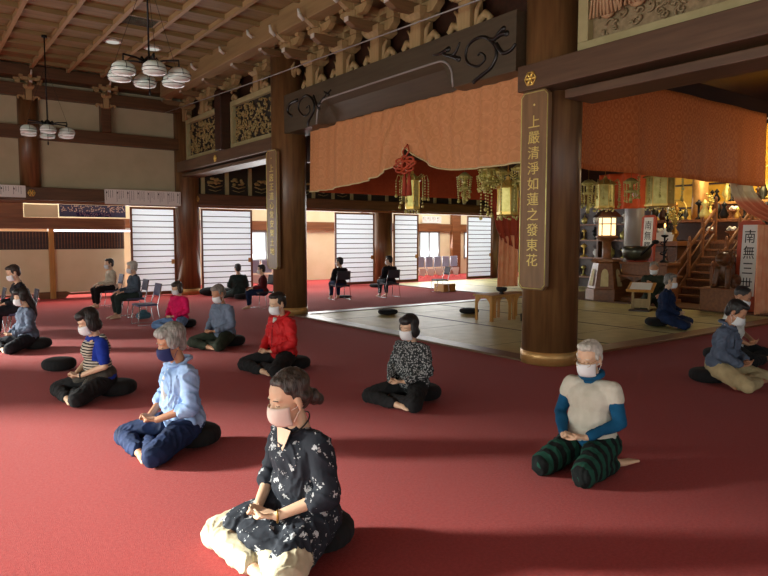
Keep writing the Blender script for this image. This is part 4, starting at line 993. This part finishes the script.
# small figures and ornaments crowding the altar
for i in range(54):
    if i<16: x,y,z=15.42+.2*(i%2),4.7+i*.145,1.42
    elif i<38: x,y,z=16.72+.18*(i%2),4.8+(i-16)*.25,1.98
    else: x,y,z=17.9+.15*(i%2),6.3+(i-38)*.2,2.47
    k=rnd.choice(('gold','bronze','black_iron','black_iron','wood_deep','gold_pale')); s_=rnd.uniform(.8,1.6)
    prof=rnd.choice(([(.07,0),(.03,.05),(.09,.14),(.05,.26),(.02,.34)],[(.08,0),(.02,.05),(.02,.25),(.07,.29),(.01,.36)],[(.05,0),(.09,.08),(.02,.22),(.06,.26),(.01,.33)]))
    lathe_thing('altar_ornament','%s turned ornament among those crowding the altar tiers'%{'gold':'gilt','bronze':'dark bronze','black_iron':'black','wood_deep':'dark wooden','gold_pale':'pale gold'}[k],'ornament',(x,y,z),[(a*s_,b*s_) for a,b in prof],k,'turned ornaments on the altar tiers')
# lectern
l=thing('book_lectern','small slanted wooden lectern with open pages in front of the person in dark green','lectern',(12.1,7.62,.018),.35); l.scale=(1.12,1.12,1.12)
m_=Matrix.Translation((0,0,.43))@Matrix.Rotation(-.45,4,'Y')
MB().cb((0,0,0),(.34,.46,.02),m_).cb((-.165,0,.02),(.015,.46,.05),m_).build('desk_board','wood_table',l,bevel=.004)
for y in (-.14,.14): MB().box(-.03,.03,y-.02,y+.02,.02,.44).build('upright','wood_pale',l); 
MB().box(-.02,.0,-.14,.14,.06,.22).build('cross_panel','wood_pale',l); MB().box(-.15,.15,-.18,.18,0,.03).build('foot_board','wood_deep',l,bevel=.005)
MB().cb((0,-.0,.018),(.26,.36,.012),m_).build('open_pages','paper',l)

for y,t in ((8.95,'left'),(6.9,'right')):
    q=MB().prism([(-.26,.16),(-.20,.16),(-.20,.22),(-.08,.22),(-.04,.28),(.06,.28),(.10,.22),(.22,.22),(.22,.16),(.26,.16),(.22,.0),(-.22,.0)],.02,Matrix.Rotation(PI/2,4,'Z')).build('folded_altar_cloth','seat_light',None,bevel=.004); q.location=(15.12,y,1.62 if t=='left' else 1.42); q.location.z=1.42
    tag(q,t+' one of the two pale folded cloths on the front edge of the altar','cloth','pale cloths on the altar front')
# ---------------------------------------------------------------- clothing
pattern('top_flower',(34,38,46),'flower',(170,172,174),22,.8,.30)
pattern('top_plaid',(46,50,52),'check',(158,160,160),60,.85,.42)
pattern('top_stripe',(28,26,28),'stripe',(186,176,160),38,.85,.45)
pattern('pants_stripe',(18,22,22),'stripe',(26,66,54),13,.85,.5,'X')
cloth('denim_shirt',(122,152,196),.85,(158,184,220)); cloth('c_grey',(96,108,126)); cloth('jeans',(22,34,60),.85,(34,50,86)); cloth('jeans_light',(96,128,170))
cloth('c_blue',(22,44,130)); cloth('c_apron',(66,62,56)); cloth('c_red',(176,28,32),.6); cloth('c_white',(196,196,190)); cloth('knit_white',(188,184,168),.95,(206,202,188),1.0)
cloth('c_teal',(14,70,104)); cloth('khaki',(164,148,112)); cloth('beige',(178,168,142)); cloth('c_slate',(80,90,108)); cloth('c_navy',(22,34,62)); cloth('c_green',(40,54,52)); cloth('c_moss',(40,46,36))
cloth('c_pink',(196,24,84)); cloth('c_cream',(176,172,154)); cloth('c_dark',(26,26,32)); cloth('c_maroon',(84,28,34)); cloth('c_paleblue',(176,188,204)); cloth('charcoal',(48,54,60)); cloth('c_steel',(70,84,98))
# extras
def necklace(root,Ln,zp,vox,HT):
    n=MB().tube([Ln@Vector((-.012+.062*math.cos(a)+.0,.060*math.sin(a),.618-.035*math.cos(a))) for a in [2*PI*i/24 for i in range(24)]],.0035,6,True); n.build('necklace','black',root,True)
    v=MB().grid(lambda u,t: tuple(Ln@Vector((.062+.040*t-.0*u,(u-.5)*.11*(1-t)**.8,.60-.125*t+.012))),6,8); v.build('neckline_skin','skin',root,True)
    b=MB().tube([(.205+.024*math.cos(a)*.3,.085+.012+.03*math.cos(a)*.4,.25+.027*math.sin(a)) for a in [2*PI*i/16 for i in range(16)]],.005,6,True); b.build('bracelet','brass',root,True)
def blue_extra(root,Ln,zp,vox,HT):
    t=MB(); t.ell(Ln@Vector((.012,0,.42)),(.112,.05,.17),Ln.to_3x3()); skin(t,'undershirt','c_white',root,.009,2)
    c=MB().tube([Ln@Vector((-.03+.075*math.cos(a),.075*math.sin(a),.605+(.02 if math.cos(a)<0 else -.02*math.cos(a)))) for a in [2*PI*i/20 for i in range(20)]],.014,6,True); c.build('collar','denim_shirt',root,True)
def stripe_extra(root,Ln,zp,vox,HT):
    t=MB(); 
    for c,r in (((-.0,0,.32),(.128,.158,.12)),((-.006,0,.455),(.130,.135,.12))): t.ell(Ln@Vector(c),r,Ln.to_3x3())
    for s_ in (1,-1): t.caps(Ln@Vector((.05,s_*.085,.53)),.028,Ln@Vector((-.06,s_*.085,.575)),.026); t.caps(Ln@Vector((.05,s_*.085,.53)),.03,Ln@Vector((.08,s_*.08,.46)),.035); t.caps(Ln@Vector((-.06,s_*.085,.59)),.03,Ln@Vector((-.09,s_*.08,.48)),.035)
    skin(t,'striped_tank_top','top_stripe',root,.009,2)
    w=MB(); w.ell(Ln@Vector((-.01,0,.23)),(.148,.19,.10),Ln.to_3x3()); w.caps((.08,.1,.2),.07,(.16,.15,.16),.05); w.caps((.08,-.1,.2),.07,(.16,-.15,.16),.05); skin(w,'waist_apron','c_apron',root,.01,2)
    MB().tube([(.205+.02*math.cos(a)*.3,.09+.026*math.cos(a)*.5,.25+.026*math.sin(a)) for a in [2*PI*i/16 for i in range(16)]],.007,6,True).build('wristwatch','black',root,True)
def jacket(root,Ln,zp,vox,HT):
    c=MB().tube([Ln@Vector((-.03+.08*math.cos(a),.082*math.sin(a),.61+(.025 if math.cos(a)<0 else -.03*math.cos(a)))) for a in [2*PI*i/20 for i in range(20)]],.019,6,True); c.build('collar','c_red',root,True)
    MB().tube([Ln@Vector((.055,-.02,.59)),Ln@Vector((.085,0,.555)),Ln@Vector((.055,.02,.59))],.016,6).build('shirt_collar','c_white',root,True)
    MB().tube([Ln@Vector((x,0,z)) for x,z in ((.09,.55),(.112,.46),(.122,.36),(.13,.27))],.004,5).build('zipper','c_maroon',root,True)
def vest(root,Ln,zp,vox,HT):
    t=MB(); 
    for c,r in (((-.02,0,.22),(.142,.182,.10)),((0,0,.33),(.124,.160,.14)),((-.012,0,.455),(.124,.170,.135))): t.ell(Ln@Vector(c),r,Ln.to_3x3())
    t.caps(Ln@Vector((-.02,.13,.537)),.065,Ln@Vector((-.02,-.13,.537)),.065)
    for s_ in (1,-1): t.caps(Ln@Vector((-.02,s_*.152,.54)),.064,Ln@Vector((-.012,s_*.175,.485)),.062)
    skin(t,'knitted_vest','knit_white',root,.0085,3)
    MB().tube([Ln@Vector((-.015+.066*math.cos(a),.07*math.sin(a),.632-.015*math.cos(a))) for a in [2*PI*i/20 for i in range(20)]],.022,8,True).build('neck_collar','c_teal',root,True)
def collar(m):
    def f(root,Ln,zp,vox,HT):
        MB().tube([Ln@Vector((-.03+.078*math.cos(a),.078*math.sin(a),.61+(.02 if math.cos(a)<0 else -.025*math.cos(a)))) for a in [2*PI*i/20 for i in range(20)]],.015,6,True).build('collar',m,root,True)
    return f
def pocket(root,Ln,zp,vox,HT):
    collar('c_slate')(root,Ln,zp,vox,HT)
    MB().cb((0,0,0),(.008,.085,.08),Ln@Matrix.Translation((.118,-.07,.44))@Matrix.Rotation(-.42,4,'Z')).cb((0,0,.045),(.012,.092,.025),Ln@Matrix.Translation((.118,-.07,.44))@Matrix.Rotation(-.42,4,'Z')).build('chest_pocket','c_slate',root,bevel=.003)
P=person
P('woman with bun, pink mask, flowered dark tunic and beige trousers, nearest the camera',(1.50,2.70,.0),R(186),top='top_flower',bottom='beige',hair='bun',hairm='hair_brown',mask='mask_pink',sleeve='elbow',vox=.0065,pitch=.16,yaw=-.05,lean=.10,tunic=True,loose=1.12,extra=necklace,fs=.8,s=1.02)
P('grey haired person with navy mask, pale blue shirt and dark jeans sitting cross legged',(1.56,4.58,0),R(183),top='denim_shirt',bottom='jeans',hair='full',hairm='hair_grey',mask='mask_navy',sleeve='elbow',vox=.0075,pitch=.25,lean=.07,skinm='skin_tan',extra=blue_extra,loose=1.12,s=1.03)
P('black haired person in a striped tank top over blue short sleeves, wearing a wristwatch',(1.45,6.52,0),R(186),top='c_blue',bottom='black_cloth',hair='bob',mask='mask_white',sleeve='short',vox=.0085,pitch=.32,lean=.12,extra=stripe_extra,fs=.35,s=.98)
P('black haired person in a bright red zipped jacket and black trousers',(3.42,6.62,0),R(190),top='c_red',bottom='black_cloth',hair='short',mask='mask_white',vox=.0085,pitch=.22,lean=.05,extra=jacket,loose=1.1,s=1.03)
P('dark bobbed woman in a black and white speckled blouse before the tatami edge',(3.70,4.62,0),R(192),top='top_plaid',bottom='black_cloth',hair='bob',mask='mask_white',vox=.0085,pitch=.2,lean=.03,loose=1.15,tunic=False,s=.93)
P('grey haired person with glasses, white knitted vest over teal sleeves, kneeling in striped trousers',(3.56,2.58,0),R(188),pose='seiza',top='c_teal',bottom='pants_stripe',hair='grey_short',hairm='hair_white',mask='mask_white',vox=.0075,pitch=.22,lean=.02,extra=vest,fs=.3,glasses=True,s=.94)
P('black haired person in a slate blue pocketed shirt and khaki trousers at the right',(6.75,3.31,0),R(-78),top='c_slate',bottom='khaki',hair='short',mask='mask_white',vox=.009,pitch=.42,lean=.16,extra=pocket,loose=1.12,skinm='skin_tan',s=1.02)
P('close cropped person in white with black trousers sitting beyond the person in slate blue',(8.1,3.88,0),R(-80),top='c_white',bottom='black_cloth',hair='shaved',hairm='hair_black',mask='mask_white',vox=.01,pitch=.35,lean=.14,skinm='skin_tan',s=1.08,sleeve='short')
P('grey haired person in navy working clothes sitting at the tatami edge on the right',(10.25,5.98,0.018),R(-68),top='c_navy',bottom='jeans',hair='short',hairm='hair_salt',mask='mask_white',vox=.012,pitch=.15,lean=.05,loose=1.2,s=1.03)
P('person in dark green robe reading at the slanted lectern',(12.7,7.72,0.018),R(212),pose='seiza',top='c_moss',bottom='c_moss',hair='shaved',hairm='hair_salt',mask='mask_white',vox=.013,pitch=.3,lean=.1,loose=1.15,hands='raise',skinm='skin_tan',s=1.12)
P('person in dark green clothes seen from behind, facing the second shoji screen',(6.66,15.15,0),R(80),top='c_green',bottom='c_green',hair='short',hairm='hair_black',mask=None,vox=.014,pitch=.1,loose=1.18)
P('grey cropped man in a grey blue shirt sitting cross legged beside the woman in pink',(3.52,8.55,0),R(196),top='c_grey',bottom='c_moss',hair='short',hairm='hair_salt',mask='mask_white',vox=.011,pitch=.38,lean=.08,loose=1.12,skinm='skin_tan')
P('bobbed woman in a bright pink top and light jeans',(3.66,10.75,0),R(205),top='c_pink',bottom='jeans_light',hair='bob',hairm='hair_brown',mask='mask_white',vox=.012,pitch=.25,lean=.02,loose=1.1,s=.9)
P('black haired person in a pale top sitting on a chair before the cream partition',(3.64,15.05,0),R(186),pose='chair',top='c_cream',bottom='black_cloth',hair='short',mask='mask_white',vox=.013,pitch=.12,hands='thigh',s=.96)
P('white haired person in a steel grey jacket sitting on a chair at the first shoji',(3.52,12.85,0),R(184),pose='chair',top='c_steel',bottom='c_green',hair='full',hairm='hair_white',mask='mask_white',vox=.012,pitch=.1,hands='thigh',loose=1.1,s=.96)
P('dark haired woman in navy with a long ponytail sitting cross legged at the left',(1.30,9.9,0),R(188),top='c_slate',bottom='c_dark',hair='long',mask='mask_white',vox=.011,pitch=.2,lean=.05,loose=1.1,s=.96)
P('short haired person in black sitting on a chair at the left edge',(1.42,11.35,0),R(186),pose='chair',top='c_dark',bottom='c_dark',hair='short',hairm='hair_brown',mask='mask_white',vox=.012,pitch=.3,lean=.1,hands='thigh',s=1.0)
P('dark haired person in grey white sitting on a chair, second from the left edge',(1.05,11.95,0),R(186),pose='chair',top='c_cream',bottom='beige',hair='short',hairm='hair_brown',mask='mask_white',vox=.013,pitch=.2,lean=.08,hands='thigh',s=1.0)
P('person in white sitting on a chair, cut by the left edge of the picture',(.70,12.5,0),R(186),pose='chair',top='c_white',bottom='beige',hair='short',hairm='hair_salt',mask='mask_white',vox=.013,pitch=.15,hands='thigh',s=1.0)
P('person in dark navy sitting on a chair beyond the middle pillar, left of the two',(8.55,13.45,0),R(82),pose='chair',top='c_dark',bottom='c_navy',hair='short',mask='mask_white',vox=.013,pitch=.1,yaw=.5,hands='thigh',loose=1.1,s=.94)
P('person in black sitting on a chair beyond the middle pillar, right of the two',(9.9,13.25,0),R(84),pose='chair',top='c_dark',bottom='charcoal',hair='short',mask='mask_white',vox=.013,pitch=.1,yaw=.5,hands='thigh',s=.96)
P('person in maroon checked clothes half hidden behind the middle pillar',(6.15,12.75,0),R(150),pose='chair',top='c_maroon',bottom='c_navy',hair='short',mask='mask_white',vox=.014,pitch=.1,hands='thigh',s=.85)
# cushions under the sitters
for x,y,t in ((1.58,2.71,'the nearest woman in the flowered tunic'),(1.66,4.59,'the person in the pale blue shirt'),(1.60,6.52,'the person in the striped tank top'),(3.58,6.62,'the person in the red jacket'),(3.84,4.64,'the woman in the speckled blouse'),(6.73,3.44,'the person in the slate blue shirt'),(8.08,4.0,'the close cropped person in white'),(3.66,8.58,'the man in the grey blue shirt'),(3.78,10.8,'the woman in pink'),(1.42,9.91,'the woman in navy with a ponytail'),(10.2,6.12,'the person in navy working clothes'),(6.68,15.0,'the person in dark green seen from behind'),(3.62,2.585,'the kneeling person in the white vest')):
    cushion((x,y,.018 if x>10 else 0),'black cushion under '+t,.185 if 'kneel' not in t else .11,.15)
# ---------------------------------------------------------------- camera, daylight, fill, lamps
cam=bpy.data.cameras.new('camera'); co=bpy.data.objects.new('camera',cam); COL.objects.link(co); SC.camera=co
cam.sensor_width=36; cam.lens=655/768*36; cam.clip_start=.05
co.location=(0,0,1.5); co.rotation_euler=(PI/2-math.atan(50/655),0,-R(36.3))
w=bpy.data.worlds.new('world'); SC.world=w; w.use_nodes=True; bg=w.node_tree.nodes['Background']; bg.inputs[0].default_value=(.80,.90,1,1); bg.inputs[1].default_value=1.1
def light(kind,name,loc,e,col=(1,1,1),size=1,size_y=None,to=None,spread=None,ang=None):
    l=bpy.data.lights.new(name,kind); l.energy=e; l.color=col
    if kind=='AREA':
        l.shape='RECTANGLE'; l.size=size; l.size_y=size_y or size
        if spread: l.spread=spread
    elif kind=='POINT': l.shadow_soft_size=size
    elif kind=='SUN': l.angle=ang
    o=bpy.data.objects.new(name,l); COL.objects.link(o); o.location=loc
    if to: o.rotation_euler=(Vector(to)-Vector(loc)).to_track_quat('-Z','Y').to_euler()
    return o
light('SUN','sun',(0,0,5),19,(.98,1,.92),ang=R(7),to=(math.cos(R(14.5))*.80,-math.cos(R(14.5))*.60,5-math.sin(R(14.5))))
light('AREA','daylight_west',(-4.6,4,1.3),430,(.95,1,.90),12,2.2,to=(0,4,1.0))
light('AREA','daylight_back',(8,20.2,1.9),1000,(.96,.99,1),26,2.2,to=(8,17.3,1.2))
light('AREA','daylight_corridor',(2,19,3.1),160,(1,.98,.95),8,2,to=(2,19,0))
light('AREA','daylight_corridor',(15,19,3.1),240,(1,.98,.95),12,2,to=(15,19,0))
light('AREA','shoji_fill',(9.5,16.9,1.3),260,(1,.99,.95),15,1.9,to=(9.5,13,.3))  # fill added inside the screens to brighten the far carpet
light('AREA','south_fill',(3,-4.8,1.4),90,(.95,1,.92),12,2.2,to=(3,0,1.3))  # added fill from the unseen side behind the camera
light('AREA','altar_and_fill_lamp',(16.8,7.7,3.9),210,(1,.72,.38),2.5,2.5,to=(18.5,7.7,1.6))
light('POINT','altar_and_fill_lamp',(14.2,6.6,2.6),50,(1,.78,.5),.2)
light('POINT','altar_and_fill_lamp',(13.0,9.2,2.0),6,(1,.75,.45),.1)
light('POINT','altar_and_fill_lamp',(12.2,4.3,2.9),14,(1,.85,.6),.15)  # added warm fill for the tied drape, no real lamp here
SC.view_settings.view_transform='Standard'; SC.view_settings.look='None'; SC.view_settings.gamma=1; SC.view_settings.exposure=.0
SC.view_settings.use_curve_mapping=False
SC.cycles.use_denoising=True; SC.cycles.max_bounces=6; SC.cycles.diffuse_bounces=4
